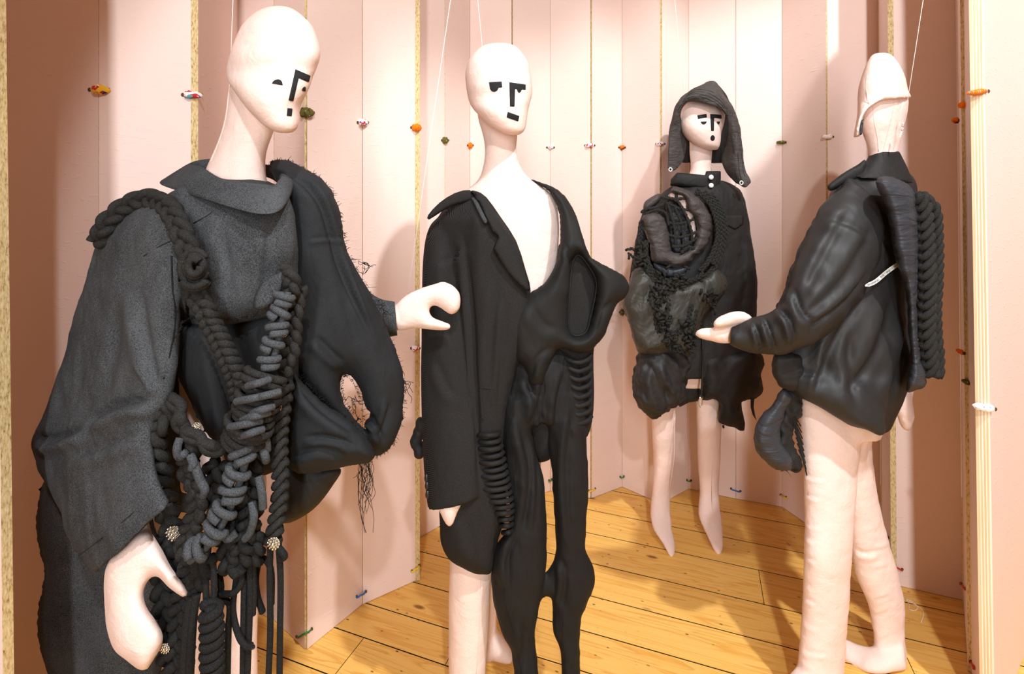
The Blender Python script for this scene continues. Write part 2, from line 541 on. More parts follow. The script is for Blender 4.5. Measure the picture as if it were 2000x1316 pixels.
def pine_mat():
    m = M('varnished_pine', 0.38, 0.35)
    tc = m.node('ShaderNodeTexCoord'); oi = m.node('ShaderNodeObjectInfo')
    off = m.node('ShaderNodeVectorMath'); off.operation = 'ADD'
    cb = m.node('ShaderNodeCombineXYZ')
    m.link(m.math('MULTIPLY', oi.outputs['Random'], 37.0), cb.inputs[0]); m.link(m.math('MULTIPLY', oi.outputs['Random'], 11.0), cb.inputs[1])
    m.link(tc.outputs['Object'], off.inputs[0]); m.link(cb.outputs[0], off.inputs[1])
    def mp(sc):
        n = m.node('ShaderNodeMapping'); n.inputs['Scale'].default_value = sc; m.link(off.outputs[0], n.inputs[0]); return n.outputs[0]
    # growth rings seen as long uneven lines
    ringn = m.noise(mp((0.9, 16, 1)), 1.0, 3, 0.55, 1.2)
    rings_ = m.math('FRACT', m.math('MULTIPLY', ringn, 7.0))
    fine = m.noise(mp((6, 160, 1)), 1.0, 3, 0.6)
    base = m.ramp(rings_, [(0.0, srgb(244, 208, 130)), (0.6, srgb(241, 202, 120)), (0.92, srgb(226, 176, 92)), (1.0, srgb(242, 204, 124))])
    base = m.mix(m.math('MULTIPLY', fine, 0.22), base, srgb(196, 140, 66))
    tint = m.ramp(oi.outputs['Random'], [(0.0, srgb(250, 236, 210)), (0.5, srgb(255, 246, 226)), (1.0, srgb(246, 228, 200))])
    base = m.mix(1.0, base, tint, 'MULTIPLY')
    # knots
    vo = m.node('ShaderNodeTexVoronoi'); vo.inputs['Scale'].default_value = 1.0
    m.link(mp((3.4, 9.0, 1)), vo.inputs['Vector'])
    kn = m.ramp(vo.outputs['Distance'], [(0.045, (1, 1, 1, 1)), (0.10, (0, 0, 0, 1))])
    base = m.mix(m.math('MULTIPLY', kn, 0.85), base, srgb(112, 62, 22))
    # nail holes, dents and chipped stain
    v2 = m.node('ShaderNodeTexVoronoi'); v2.inputs['Scale'].default_value = 1.0
    m.link(mp((17, 34, 1)), v2.inputs['Vector'])
    ch = m.ramp(v2.outputs['Distance'], [(0.07, (1, 1, 1, 1)), (0.12, (0, 0, 0, 1))])
    gate = m.ramp(m.noise(mp((5, 8, 1)), 1.0, 2), [(0.44, (0, 0, 0, 1)), (0.5, (1, 1, 1, 1))])
    chips = m.math('MULTIPLY', ch, gate)
    base = m.mix(m.math('MULTIPLY', chips, 0.8), base, srgb(72, 48, 26))
    grime = m.ramp(m.noise(mp((60, 110, 1)), 1.0, 4, 0.7), [(0.62, (0, 0, 0, 1)), (0.72, (1, 1, 1, 1))])
    g2 = m.ramp(m.noise(mp((2.2, 3.5, 1)), 1.0, 3, 0.6), [(0.45, (0, 0, 0, 1)), (0.65, (1, 1, 1, 1))])
    base = m.mix(m.math('MULTIPLY', m.math('MULTIPLY', grime, g2), 0.65), base, srgb(96, 66, 34))
    m.color(base)
    m.bump(fine, 0.08, 0.001); m.bump(m.math('MULTIPLY', chips, -1.0), 0.4, 0.002)
    m.link(m.math('ADD', m.math('MULTIPLY', g2, 0.12), 0.36), m.b.inputs['Roughness'])
    return m.m
MAT['pine'] = pine_mat()

def plain(name, c, rough=0.6, spec=0.3, metal=0.0):
    m = M(name, rough, spec); v = m.coord(); n = m.noise(v, 120, 2)
    m.color(m.mix(m.math('MULTIPLY', n, 0.25), c, tuple(k * 0.7 for k in c[:3]) + (1,)))
    m.b.inputs['Metallic'].default_value = metal
    m.bump(n, 0.05, 0.001); return m.m
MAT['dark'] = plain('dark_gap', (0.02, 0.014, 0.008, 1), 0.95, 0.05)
MAT['hole'] = plain('drilled_hole', srgb(92, 72, 50), 0.95, 0.05)
MAT['thread'] = plain('white_thread', srgb(252, 246, 240), 0.8, 0.2)
MAT['silver'] = plain('silver_brooch', srgb(226, 222, 210), 0.22, 0.5, 1.0)
MAT['gold'] = plain('gold_brooch', srgb(220, 186, 120), 0.25, 0.5, 1.0)
MAT['snap'] = plain('white_snap', srgb(232, 232, 226), 0.35, 0.5)
MAT['tape'] = plain('white_tape', srgb(226, 228, 224), 0.7, 0.2)
MAT['button'] = plain('dark_button', (0.012, 0.012, 0.013, 1), 0.35, 0.5)
for nm, c in (('cord_green', srgb(28, 120, 62)), ('cord_blue', srgb(36, 116, 206)), ('cord_yellow', srgb(244, 208, 20)), ('cord_red', srgb(206, 52, 22))):
    MAT[nm] = plain(nm, c, 0.45, 0.4)

def tie_mat(name, stops, scale, stretch=(1, 1, 1), kind='vor'):
    m = M(name, 0.85, 0.15); v = m.coord(stretch)
    if kind == 'vor':
        t = m.node('ShaderNodeTexVoronoi'); t.inputs['Scale'].default_value = scale; m.link(v, t.inputs['Vector'])
        sp = m.node('ShaderNodeSeparateColor'); m.link(t.outputs['Color'], sp.inputs[0]); f = sp.outputs[0]
    elif kind == 'dots':
        t = m.node('ShaderNodeTexVoronoi'); t.inputs['Scale'].default_value = scale; m.link(v, t.inputs['Vector']); f = t.outputs['Distance']
    elif kind == 'wave':
        t = m.node('ShaderNodeTexWave'); t.inputs['Scale'].default_value = scale; t.inputs['Distortion'].default_value = 1.0; m.link(v, t.inputs['Vector']); f = t.outputs[1]
    m.color(m.ramp(f, stops, 'CONSTANT'))
    m.bump(m.noise(m.coord(), 180, 2), 0.4, 0.004); return m.m
W_, OR, YE, PU, RE, TE, OL = srgb(246, 240, 236), srgb(238, 122, 20), srgb(240, 186, 52), srgb(120, 84, 170), srgb(196, 52, 60), srgb(110, 176, 180), srgb(98, 92, 44)
MAT['tie_orange'] = tie_mat('orange_fabric', [(0, OR), (0.8, srgb(214, 96, 14))], 60)
MAT['tie_orange_dark'] = tie_mat('dark_orange_fabric', [(0, srgb(224, 110, 24)), (0.55, srgb(196, 70, 18)), (0.75, srgb(90, 60, 60))], 90)
MAT['tie_olive'] = tie_mat('olive_floral_fabric', [(0, srgb(236, 232, 214)), (0.16, OL), (0.7, srgb(70, 66, 30))], 110, kind='dots')
MAT['tie_white'] = tie_mat('white_multicolour_fabric', [(0, W_), (0.5, PU), (0.62, W_), (0.75, YE), (0.85, RE)], 130)
MAT['tie_white_pink'] = tie_mat('white_pink_green_fabric', [(0, W_), (0.4, srgb(226, 150, 190)), (0.6, srgb(120, 170, 110)), (0.75, W_)], 130)
MAT['tie_band'] = tie_mat('red_white_banded_fabric', [(0, W_), (0.45, PU), (0.55, YE), (0.65, RE), (0.9, TE)], 95, (0.6, 1, 2.2), 'vor')
MAT['tie_floral'] = tie_mat('yellow_red_floral_fabric', [(0, YE), (0.35, RE), (0.5, srgb(70, 56, 90)), (0.62, W_), (0.85, YE)], 110)
MAT['tie_stripe'] = tie_mat('orange_striped_fabric', [(0, OR), (0.45, RE), (0.55, YE), (0.68, PU), (0.76, TE), (0.84, OR)], 3.2, (7, 1, 1), 'wave')
MAT['tie_white_floral'] = tie_mat('white_violet_floral_fabric', [(0, srgb(150, 110, 200)), (0.14, W_), (0.8, YE)], 75, kind='dots')
# ------------------------------------------------------------------ floor: pine planks
UD = Vector((0.9385, -0.345, 0)); VD = Vector((0.345, 0.9385, 0))     # along / across the boards
seams = [-1.25, -1.08, -0.91, -0.74, -0.57, -0.39, -0.22, -0.05, 0.12, 0.29, 0.46, 0.63, 0.80, 0.96, 1.12, 1.28, 1.432, 1.5605, 1.712, 1.876, 2.052, 2.241, 2.416, 2.621, 2.80, 2.98, 3.16]
butts = {2.052: [0.217], 1.876: [0.618], 1.712: [-1.35, 1.6], 2.241: [-0.9, 1.9], 1.5605: [1.1], 2.416: [-1.6, 1.2], 1.432: [-0.75]}
floor = thing('floor', (0, 0, 0), kind='structure')
tag(floor, 'worn yellow varnished pine floorboards under the mannequins')
angU = math.atan2(UD.y, UD.x)
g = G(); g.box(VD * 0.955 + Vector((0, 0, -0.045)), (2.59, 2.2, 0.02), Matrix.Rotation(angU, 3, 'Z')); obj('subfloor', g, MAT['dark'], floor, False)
for i in range(len(seams) - 1):
    v0, v1 = seams[i] + 0.0013, seams[i + 1] - 0.0013
    cuts = [-2.6] + sorted(butts.get(seams[i], [rnd.uniform(-1.9, 1.9)])) + [2.6]
    for a, b in zip(cuts[:-1], cuts[1:]):
        L = (b - a) - 0.002; Wd = v1 - v0; bv = 0.0007
        me = bpy.data.meshes.new('plank')
        hx, hy = L / 2, Wd / 2
        vsx = [(-hx, -hy, -0.022), (hx, -hy, -0.022), (hx, hy, -0.022), (-hx, hy, -0.022),
               (-hx, -hy, -bv), (hx, -hy, -bv), (hx, hy, -bv), (-hx, hy, -bv),
               (-hx + bv * .4, -hy + bv, 0), (hx - bv * .4, -hy + bv, 0), (hx - bv * .4, hy - bv, 0), (-hx + bv * .4, hy - bv, 0)]
        fsx = [(3, 2, 1, 0), (8, 9, 10, 11)]
        for k in range(4):
            k2 = (k + 1) % 4
            fsx += [(k, k2, 4 + k2, 4 + k), (4 + k, 4 + k2, 8 + k2, 8 + k)]
        me.from_pydata(vsx, [], fsx)
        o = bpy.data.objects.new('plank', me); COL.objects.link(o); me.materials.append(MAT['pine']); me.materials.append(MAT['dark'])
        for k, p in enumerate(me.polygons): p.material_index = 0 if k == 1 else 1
        c = UD * ((a + b) / 2) + VD * ((v0 + v1) / 2)
        o.location = (c.x, c.y, 0); o.rotation_euler = (0, 0, angU); o.parent = floor

# ------------------------------------------------------------------ walls: folding screen of tied boards
def xy(px, d): return ((px - 1000) / FPX * d, d)
ZT = 2.62
def board(wall, a, b, lean=0.0, th=0.018, flip=False, ply=False):
    """one upright board: painted faces, raw sawn edges; lean = sideways tilt"""
    A = Vector((*a, 0)); B = Vector((*b, 0))
    t = (B - A).normalized(); n = Vector((t.y, -t.x, 0))
    if flip: n = -n
    g = G(); vs = []
    for z in (0.002, ZT):
        sh = Vector((lean * (EYE - z), 0, z))
        for q in (A, B, B - n * th, A - n * th): vs.append(q + sh)
    fs = [(0, 1, 5, 4), (1, 2, 6, 5), (2, 3, 7, 6), (3, 0, 4, 7), (4, 5, 6, 7), (3, 2, 1, 0)]
    me = bpy.data.meshes.new('panel'); me.from_pydata([tuple(v) for v in vs], [], fs)
    bm = bmesh.new(); bm.from_mesh(me); bmesh.ops.recalc_face_normals(bm, faces=bm.faces); bm.to_mesh(me); bm.free()
    o = obj('panel', me, [MAT['panel'], MAT['osb'] if not ply else MAT['ply_a']], wall, False)
    for k, p in enumerate(me.polygons): p.material_index = 0 if k in (0, 2) else 1
    if ply:
        nl = 9
        for k in range(nl):
            if k % 2 == 0 and k != 8: continue
            s0, s1 = th * k / nl, th * (k + 1) / nl
            gg = G(); q = []
            for z in (0.003, ZT):
                sh = Vector((lean * (EYE - z), 0, z))
                for s, e in ((s0, 0.0008), (s1, 0.0008), (s1, -0.002), (s0, -0.002)):
                    q.append(A - n * s - t * e + sh)
            gg.add(q, [(0, 1, 5, 4), (1, 2, 6, 5), (2, 3, 7, 6), (3, 0, 4, 7), (4, 5, 6, 7), (3, 2, 1, 0)])
            gp = obj('veneer', gg, MAT['ply_b'], o, False)
    return o
wl = thing('wall_left', (-0.9, 1.5, 0), kind='structure'); tag(wl, 'folded pink painted board screen on the left')
wb = thing('wall_back', (0.2, 2.5, 0), kind='structure'); tag(wb, 'zigzag pink painted board screen across the back')
wr = thing('wall_right', (1.5, 1.9, 0), kind='structure'); tag(wr, 'folded pink painted board screen on the right')
board(wl, (-0.955, 0.95), (-1.50, 1.06), 0.012, flip=True)
board(wl, (-1.62, 1.46), xy(192.5, 1.37))
board(wl, xy(193.5, 1.37), xy(374, 1.43))
board(wl, xy(387, 1.43), xy(465, 1.85))
board(wl, xy(465.5, 1.85), xy(534.5, 1.78))
board(wl, xy(535.5, 1.78), xy(595, 1.66))
board(wl, xy(600, 1.66), xy(707.5, 1.85))
board(wl, xy(708.5, 1.85), xy(813, 1.97))
board(wl, xy(820, 1.97), xy(812, 2.215))
for a, b in (((812, 2.215), (868.6, 2.33)), ((869.4, 2.33), (917.7, 2.527)), ((918.3, 2.527), (999, 2.50)), ((1001.5, 2.50), (1074.7, 2.60)),
             ((1075.3, 2.60), (1153, 2.535)), ((1156, 2.535), (1214.7, 2.64)), ((1215.3, 2.64), (1289, 2.49)), ((1293, 2.49), (1344.7, 2.62)),
             ((1345.3, 2.62), (1436.6, 2.53)), ((1437.4, 2.53), (1527.2, 2.46)), ((1527.8, 2.46), (1613, 2.23))):
    board(wb, xy(*a), xy(*b))
board(wr, xy(1617, 2.23), xy(1717, 2.207), 0.004)
board(wr, xy(1717, 2.207), xy(1736, 1.945), 0.006)
board(wr, xy(1741, 1.945), xy(1871.5, 1.87), 0.011)
board(wr, xy(1872.5, 1.87), xy(1880, 1.58), 0.012)
board(wr, xy(1886, 1.58), xy(1912, 1.45), 0.012)
board(wr, (1.865, 1.82), (2.35, 1.45))
board(wl, (-1.51, 1.06), (-1.95, 0.70), flip=True)
board(wr, (1.298, 1.40), (1.86, 1.82), 0.016, th=0.030, ply=True)

# ------------------------------------------------------------------ ties
BWALL = bvh_of(*[(lambda m: m)(None) for _ in []]) if False else None
def wall_bvh():
    vs = []; fs = []
    bpy.context.view_layer.update()
    for o in COL.objects:
        if o.type == 'MESH' and o.name.split('.')[0] == 'panel':
            b = len(vs); mw = o.matrix_world
            vs += [mw @ v.co for v in o.data.vertices]
            fs += [tuple(i + b for i in p.vertices) for p in o.data.polygons]
    return BVHTree.FromPolygons(vs, fs)
BWALL = wall_bvh()
def fabric_tie(px, py, w, h, m, label, seed, rot=0.0):
    d = min(surf(px + k, py, BWALL, 9.0) for k in (-w * .4, 0, w * .4))
    d = 0.3 * d + 0.7 * min(surf(px - 2, py, BWALL, 9.0), surf(px + 2, py, BWALL, 9.0), d + 0.03)
    c = P(px, py, d - 0.004 + (0.004 if w < 15 else 0))
    W = w / FPX * d / 2; Hh = h / FPX * d / 2
    g = G()
    # band pulled through the two holes, pinched at both ends, with a crumpled fold on top
    rows = []
    for k in range(13):
        s = -1 + 2 * k / 12
        r = (1 - abs(s) ** 2.6) ** 0.5 * (0.85 + 0.3 * noise.noise(Vector((s * 2.3, seed, 0)))) + 0.12
        cc = Vector((s * W * math.cos(rot), (abs(s) ** 3) * 0.010 - 0.002, s * W * math.sin(rot) + 0.25 * Hh * noise.noise(Vector((s * 1.7, seed + 5, 0)))))
        ring = []
        for q in range(14):
            a = 2 * math.pi * q / 14
            rr = 1 + 0.28 * noise.noise(Vector((s * 4, math.cos(a) * 2 + seed, math.sin(a) * 2)))
            ring.append(c + cc + Vector((-math.sin(rot) * math.sin(a) * Hh * r * rr, math.cos(a) * 0.011 * r * rr, math.cos(rot) * math.sin(a) * Hh * r * rr)))
        rows.append(ring)
    g.rings(rows)
    root = thing('fabric_tie', c, label, 'tie', 'fabric ties lacing the pink boards')
    obj('band', g, m, root)
    for s in (-1, 1):
        hx = px + s * w * 0.50; dd = surf(hx, py + s * w * 0.5 * -math.sin(rot), BWALL, d)
        if abs(dd - d) < 0.12:
            gh = G(); cc = P(hx, py - s * w * 0.5 * math.sin(rot), dd - 0.0012)
            rr = 0.0055
            gh.ball(cc, (rr, 0.002, rr), 12, 6); obj('lacing_hole', gh, MAT['hole'], root)
T = MAT
fabric_tie(193, 175, 36, 18, T['tie_floral'], 'yellow and red floral fabric tie on the shadowed board far left', 1)
fabric_tie(375, 185, 36, 15, T['tie_band'], 'white, red and yellow banded fabric tie over a wide raw board edge', 2)
fabric_tie(598, 220, 28, 20, T['tie_olive'], 'large olive floral fabric tie beside the chin of the leftmost mannequin', 3)
fabric_tie(708, 239, 20, 13, T['tie_white'], 'white fabric tie with a rainbow motif, left of the large orange tie', 4)
fabric_tie(813, 249, 20, 14, T['tie_orange'], 'large plain orange fabric tie on a raw edge left of the second head', 5)
fabric_tie(869, 274, 13, 13, T['tie_olive'], 'small round olive floral fabric tie left of the second mannequin', 6)
fabric_tie(918, 284, 11, 11, T['tie_orange'], 'small orange fabric tie touching the second mannequin\'s mask', 7)
fabric_tie(1075, 288, 14, 7, T['tie_white_pink'], 'thin white and pink fabric tie right of the second mannequin', 8)
fabric_tie(1152, 284, 18, 9, T['tie_white'], 'white and yellow fabric tie left of the small orange tie at centre', 9)
fabric_tie(1215, 288, 13, 9, T['tie_orange_dark'], 'small orange fabric tie between two white ties on the back screen', 10)
fabric_tie(1290, 281, 16, 9, T['tie_white'], 'white fabric tie with a red dot beside the black hood', 11)
fabric_tie(1527, 278, 17, 7, T['tie_olive'], 'flat olive fabric tie between the hooded and the turned-away mannequin', 12)
fabric_tie(1617, 267, 20, 9, T['tie_white_floral'], 'white and violet fabric tie on a raw edge left of the turned-away head', 13)
fabric_tie(1868, 235, 12, 12, T['tie_orange_dark'], 'orange and grey knotted fabric tie on the shadowed right screen', 14)
fabric_tie(1879, 205, 8, 12, T['tie_orange'], 'tiny upright orange fabric tie on a thin raw edge at right', 15, 0.0)
fabric_tie(1911, 180, 38, 12, T['tie_stripe'], 'striped orange fabric tie across the plywood edge', 16, 0.10)
fabric_tie(811, 680, 16, 11, T['tie_white'], 'white and blue fabric tie below the outstretched pink hand', 17)
fabric_tie(1215, 610, 10, 13, T['tie_olive'], 'olive fabric tie beside the olive padded pouch', 18)
fabric_tie(1877, 687, 13, 9, T['tie_orange_dark'], 'dark orange fabric tie halfway up the right screen', 19, -0.5)
fabric_tie(1888, 746, 12, 10, T['tie_olive'], 'olive grey fabric tie just below the dark orange one', 20, -0.5)
fabric_tie(1924, 796, 40, 16, T['tie_white_floral'], 'white fabric tie with violet flowers across the plywood edge', 21, -0.15)

def cord_tie(pa, pb, m, label):
    da = surf(pa[0], pa[1], BWALL, 2.0); db = surf(pb[0], pb[1], BWALL, 2.0)
    A = P(pa[0], pa[1], da - 0.001); B = P(pb[0], pb[1], db - 0.001)
    dm = min(surf(pa[0] + (pb[0] - pa[0]) * t, pa[1] + (pb[1] - pa[1]) * t, BWALL, 9.0) for t in (0.0, 0.2, 0.35, 0.5, 0.65, 0.8, 1.0))
    mid = P((pa[0] + pb[0]) / 2, (pa[1] + pb[1]) / 2 + 2, dm - 0.006)
    root = thing('cord_tie', mid, label, 'tie', 'coloured cord ties near the floor')
    g = G(); g.tube([Vector(q) for q in cat([A + Vector((0, .004, 0)), A * .75 + mid * .25 + Vector((0, -.004, -.002)), mid, B * .75 + mid * .25 + Vector((0, -.004, -.002)), B + Vector((0, .004, 0))], 5)], 0.0030, 8)
    obj('cord', g, m, root)
    for q in (A, B):
        gh = G(); gh.ball(q, (0.006, 0.0015, 0.006), 12, 6); obj('lacing_hole', gh, MAT['hole'], root)
cord_tie((580, 1243), (608, 1228), T['cord_green'], 'green cord tie low on the left screen, nearest the camera')
cord_tie((696, 1165), (714, 1155), T['cord_blue'], 'blue cord tie low on the left screen')
cord_tie((804, 1115), (819, 1104), T['cord_yellow'], 'yellow cord tie by the raw edge left of the second mannequin')
cord_tie((1072, 938), (1078, 936), T['cord_green'], 'green cord tie seen between the hanging black legs')
cord_tie((1150, 958), (1162, 954), T['cord_yellow'], 'yellow cord tie right of the hanging black trouser leg')
cord_tie((1211, 931), (1219, 930), T['cord_green'], 'green cord tie in the corner left of the hooded mannequin\'s legs')
cord_tie((1341, 937), (1350, 938), T['cord_green'], 'green cord tie between the hooded mannequin\'s pink legs')
cord_tie((1428, 954), (1446, 959), T['cord_blue'], 'blue cord tie right of the hooded mannequin\'s legs')
cord_tie((1525, 966), (1536, 971), T['cord_yellow'], 'yellow cord tie left of the tall pink leg')
cord_tie((1729, 1042), (1736, 1050), T['cord_green'], 'green cord tie behind the bent pink leg')
cord_tie((1746, 1103), (1762, 1112), T['cord_red'], 'red cord tie right of the bent pink leg')
cord_tie((1877, 1140), (1886, 1150), T['cord_red'], 'red cord tie in the shadowed right corner')
cord_tie((1896, 1292), (1903, 1304), T['cord_red'], 'red cord tie low on the raw board edge at far right')

# ------------------------------------------------------------------ hanging threads
def thread(pts, label, r=0.0008):
    g = G(); v = [P(*p) for p in pts]; g.tube(v, r, 6)
    o = obj('hanging_thread', g, MAT['thread']); tag(o, label, 'thread', 'white threads holding the mannequins up'); return o
thread([(454, -250, 1.13), (455, 0, 1.13), (450, 140, 1.13)], 'white thread from above to the leftmost mannequin\'s head')
thread([(926, -150, 1.30), (880, 0, 1.31), (840, 270, 1.305), (797, 570, 1.31)], 'long slanting white thread to the outstretched pink hand')
thread([(923, -150, 1.5), (933, 0, 1.5), (944, 112, 1.47)], 'white thread to the second mannequin\'s head')
thread([(1303, -100, 2.22), (1318, 0, 2.22), (1335, 180, 2.12)], 'white thread to the black hood')
thread([(1830, -140, 1.46), (1803, 0, 1.46), (1766, 240, 1.452)], 'slanting white thread to the turned-away mannequin\'s neck')

g = G(); fl = lambda x, y: P(x, y, 1.42 / (y - HOR) * FPX)
g.tube([Vector(q) + Vector((0, 0, .0015)) for q in cat([tuple(fl(*p)) for p in ((1768, 1168), (1775, 1180), (1776, 1190), (1788, 1192), (1792, 1186), (1782, 1175), (1770, 1172), (1785, 1180), (1800, 1190), (1804, 1200), (1799, 1216))], 5)], .0008, 5)
tag(obj('loose_thread', g, MAT['thread']), 'curled pale thread lying on the floor beside the bent pink leg', 'thread')
# ------------------------------------------------------------------ rope and cloth helpers
def frames(pts, view=(0, -1, 0)):
    pts = [Vector(p) for p in pts]; out = []
    V = Vector(view)
    for i, p in enumerate(pts):
        T = (pts[min(i + 1, len(pts) - 1)] - pts[max(i - 1, 0)]).normalized()
        S = T.cross(V); S = S.normalized() if S.length > 1e-4 else Vector((1, 0, 0))
        out.append((p, T, S, S.cross(T).normalized()))
    return out
def line3(path, bvh=None, lift=0.0, dflt=1.0, step=0.004, sub=8):
    """pixel path -> smooth evenly sampled 3D path lying on a surface (or at given depths)"""
    q = []
    for p in path:
        d = p[2] if len(p) > 2 else surf(p[0], p[1], bvh, dflt) - lift
        q.append(tuple(P(p[0], p[1], d)))
    return resamp(cat(q, sub), step)
def braid(g, pts, w, r, pitch=None, strands=3, depth=0.55, sides=8, jit=0.0, seed=0):
    pitch = pitch or w * 2.6
    fr = frames(pts); s = 0.0; ph = []
    for i in range(len(fr)):
        if i: s += (fr[i][0] - fr[i - 1][0]).length
        ph.append(2 * math.pi * s / pitch)
    for k in range(strands):
        o = 2 * math.pi * k / strands
        q = []
        for (p, T, S, N), a in zip(fr, ph):
            jx = jit * noise.noise(Vector((a * .4, k * 3.1, seed)))
            q.append(p + S * ((w / 2 - r) * (math.sin(a + o) + jx)) + N * ((w / 2 - r) * depth * math.sin(2 * (a + o))))
        g.tube(q, r, sides)
    return g
def ladder(g, pts, w, r, pitch, sides=8, seed=0):
    """square-knot column: two cords swing across a core and hook round each other"""
    fr = frames(pts); s = 0.0; ph = []
    for i in range(len(fr)):
        if i: s += (fr[i][0] - fr[i - 1][0]).length
        ph.append(2 * math.pi * s / pitch)
    for k in (0, 1):
        q = []
        for (p, T, S, N), a in zip(fr, ph):
            b = a + math.pi * k
            x = math.sin(b); x = math.copysign(abs(x) ** 0.7, x)
            q.append(p + S * ((w / 2 - r) * x) + N * (r * 1.25 * math.cos(b)) + T * (pitch * 0.16 * math.sin(2 * b)))
        g.tube(q, r, sides)
    for k in (-1, 1):
        g.tube([p + S * (k * r * 0.9) - N * r * 0.5 for p, T, S, N in fr[::3]], r * 0.85, 6)
    return g
def coil(g, pts, R, r, pitch, sides=8, hand=1, jit=0.15, seed=0):
    fr = frames(pts); s = 0.0; q = []
    core = [f[0] for f in fr]
    # fine sampling of the helix
    L = [0.0]
    for i in range(1, len(core)): L.append(L[-1] + (core[i] - core[i - 1]).length)
    n = max(12, int(L[-1] / pitch * 14)); j = 0
    for k in range(n + 1):
        s = L[-1] * k / n
        while j < len(L) - 2 and L[j + 1] < s: j += 1
        t = (s - L[j]) / max(L[j + 1] - L[j], 1e-9)
        p = core[j].lerp(core[j + 1], t); S, N = fr[j][2], fr[j][3]
        a = hand * 2 * math.pi * s / pitch
        RR = R * (1 + jit * noise.noise(Vector((s * 60, seed, 0))))
        q.append(p + S * RR * math.cos(a) + N * RR * 0.8 * math.sin(a))
    g.tube(q, r, sides); g.tube(core[::4], R * 0.7, 8)
    return g
def knot_chain(g, pts, size, r, spacing, sides=8, seed=0):
    """two parallel cords with a hitch knot every spacing"""
    fr = frames(pts)
    for k in (-1, 1):
        g.tube([p + S * (k * r * 0.95) for p, T, S, N in fr[::2]], r * 0.9, sides)
    L = 0.0; nxt = spacing * 0.4; i = 1; c = 0
    while i < len(fr):
        L += (fr[i][0] - fr[i - 1][0]).length
        if L >= nxt:
            p, T, S, N = fr[i]; rr = random.Random(seed * 31 + c)
            a0 = rr.uniform(-0.35, 0.35); fl = 1 if c % 2 else -1
            Sa = (S * math.cos(a0) + T * math.sin(a0)); Ta = (T * math.cos(a0) - S * math.sin(a0))
            q = []
            for j in range(26):
                t = 2 * math.pi * j / 25 * 1.35 - 0.4
                q.append(p + Sa * (fl * size * 0.5 * math.cos(t)) + N * (size * 0.38 * math.sin(t) + r * 0.4) + Ta * (size * 0.42 * (t / 6.0 - 0.55)))
            g.tube(q, r, sides)
            nxt += spacing * rr.uniform(0.9, 1.12); c += 1
        i += 1
    return g
def frays(g, path, n, lo, hi, seed, out=None, r=0.0006, down=0.3, d=None):
    """loose threads along a torn edge; path is a list of 3D points"""
    rr = random.Random(seed); path = [Vector(p) for p in path]
    for k in range(n):
        i = rr.randrange(len(path) - 1); p = path[i].lerp(path[i + 1], rr.random())
        T = (path[i + 1] - path[i]).normalized()
        o = T.cross(Vector((0, 1, 0))); o = o.normalized() if o.length > 1e-4 else Vector((1, 0, 0))
        if out is not None and o.dot(Vector(out) - p) > 0: o = -o
        L = rr.uniform(lo, hi) ; L = L * (2.2 if rr.random() < 0.06 else 1)
        dirv = (o + T * rr.uniform(-0.9, 0.9) + Vector((0, rr.uniform(-.5, .5), -down))).normalized()
        bend = Vector((rr.uniform(-1, 1), rr.uniform(-1, 1), rr.uniform(-1.2, .4))) * L * 0.5
        q = [p - dirv * 0.008 + dirv * (L * t) + bend * t * t for t in (0, .3, .6, .85, 1)]
        g.tube(q, [r, r, r * .9, r * .8, r * .4], 3)
    return g
def decal(polys, bvh, d0, off=0.0012, step=4.0, smooth=0):
    """flat print that follows the cloth it is printed on"""
    g = G()
    for poly in polys:
        if smooth: poly = [tuple(p) for p in closed_smooth(poly, smooth)]
        pts, tris, ds = tri2d(poly, [], step)
        vs = [P(x, y, surf(x, y, bvh, d0) - off) for x, y in pts]
        n = len(vs); vb = [P(x, y, surf(x, y, bvh, d0) + 0.0006) for x, y in pts]
        fs = [tuple(t) for t in tris]
        ec = {}
        for t in tris:
            for a, b in ((t[0], t[1]), (t[1], t[2]), (t[2], t[0])):
                k = (min(a, b), max(a, b)); ec[k] = ec.get(k, 0) + 1
        fs += [(a, b, b + n, a + n) for (a, b), c in ec.items() if c == 1]
        g.add(vs + vb, fs)
    return g
def seam(path, bvh, d0, r=0.0013, lift=0.0):
    g = G(); g.tube(line3(path, bvh, lift, d0, 0.01, 6), r, 5); return g
def brooch(parent, px, py, d, w, m, seed):
    rr = random.Random(seed); g = G(); c = P(px, py, d)
    R = w / FPX * d / 2
    for ring, n, rad in ((0, 1, .3), (0.5, 7, .2), (0.9, 12, .17)):
        for k in range(n):
            a = 2 * math.pi * k / n + ring
            g.ball(c + Vector((R * ring * math.cos(a), -R * .30 * (1.2 - ring) - .001, R * ring * math.sin(a))), R * rad * rr.uniform(.8, 1.15), 7, 5)
    g.ball(c, (R * .95, R * .10, R * .95), 14, 6)
    o = obj('brooch', g, m, parent); return o
def arc_px(cx, cy, rx, ry, a0, a1, n=10):
    return [(cx + rx * math.cos(math.radians(a0 + (a1 - a0) * k / n)), cy + ry * math.sin(math.radians(a0 + (a1 - a0) * k / n))) for k in range(n + 1)]

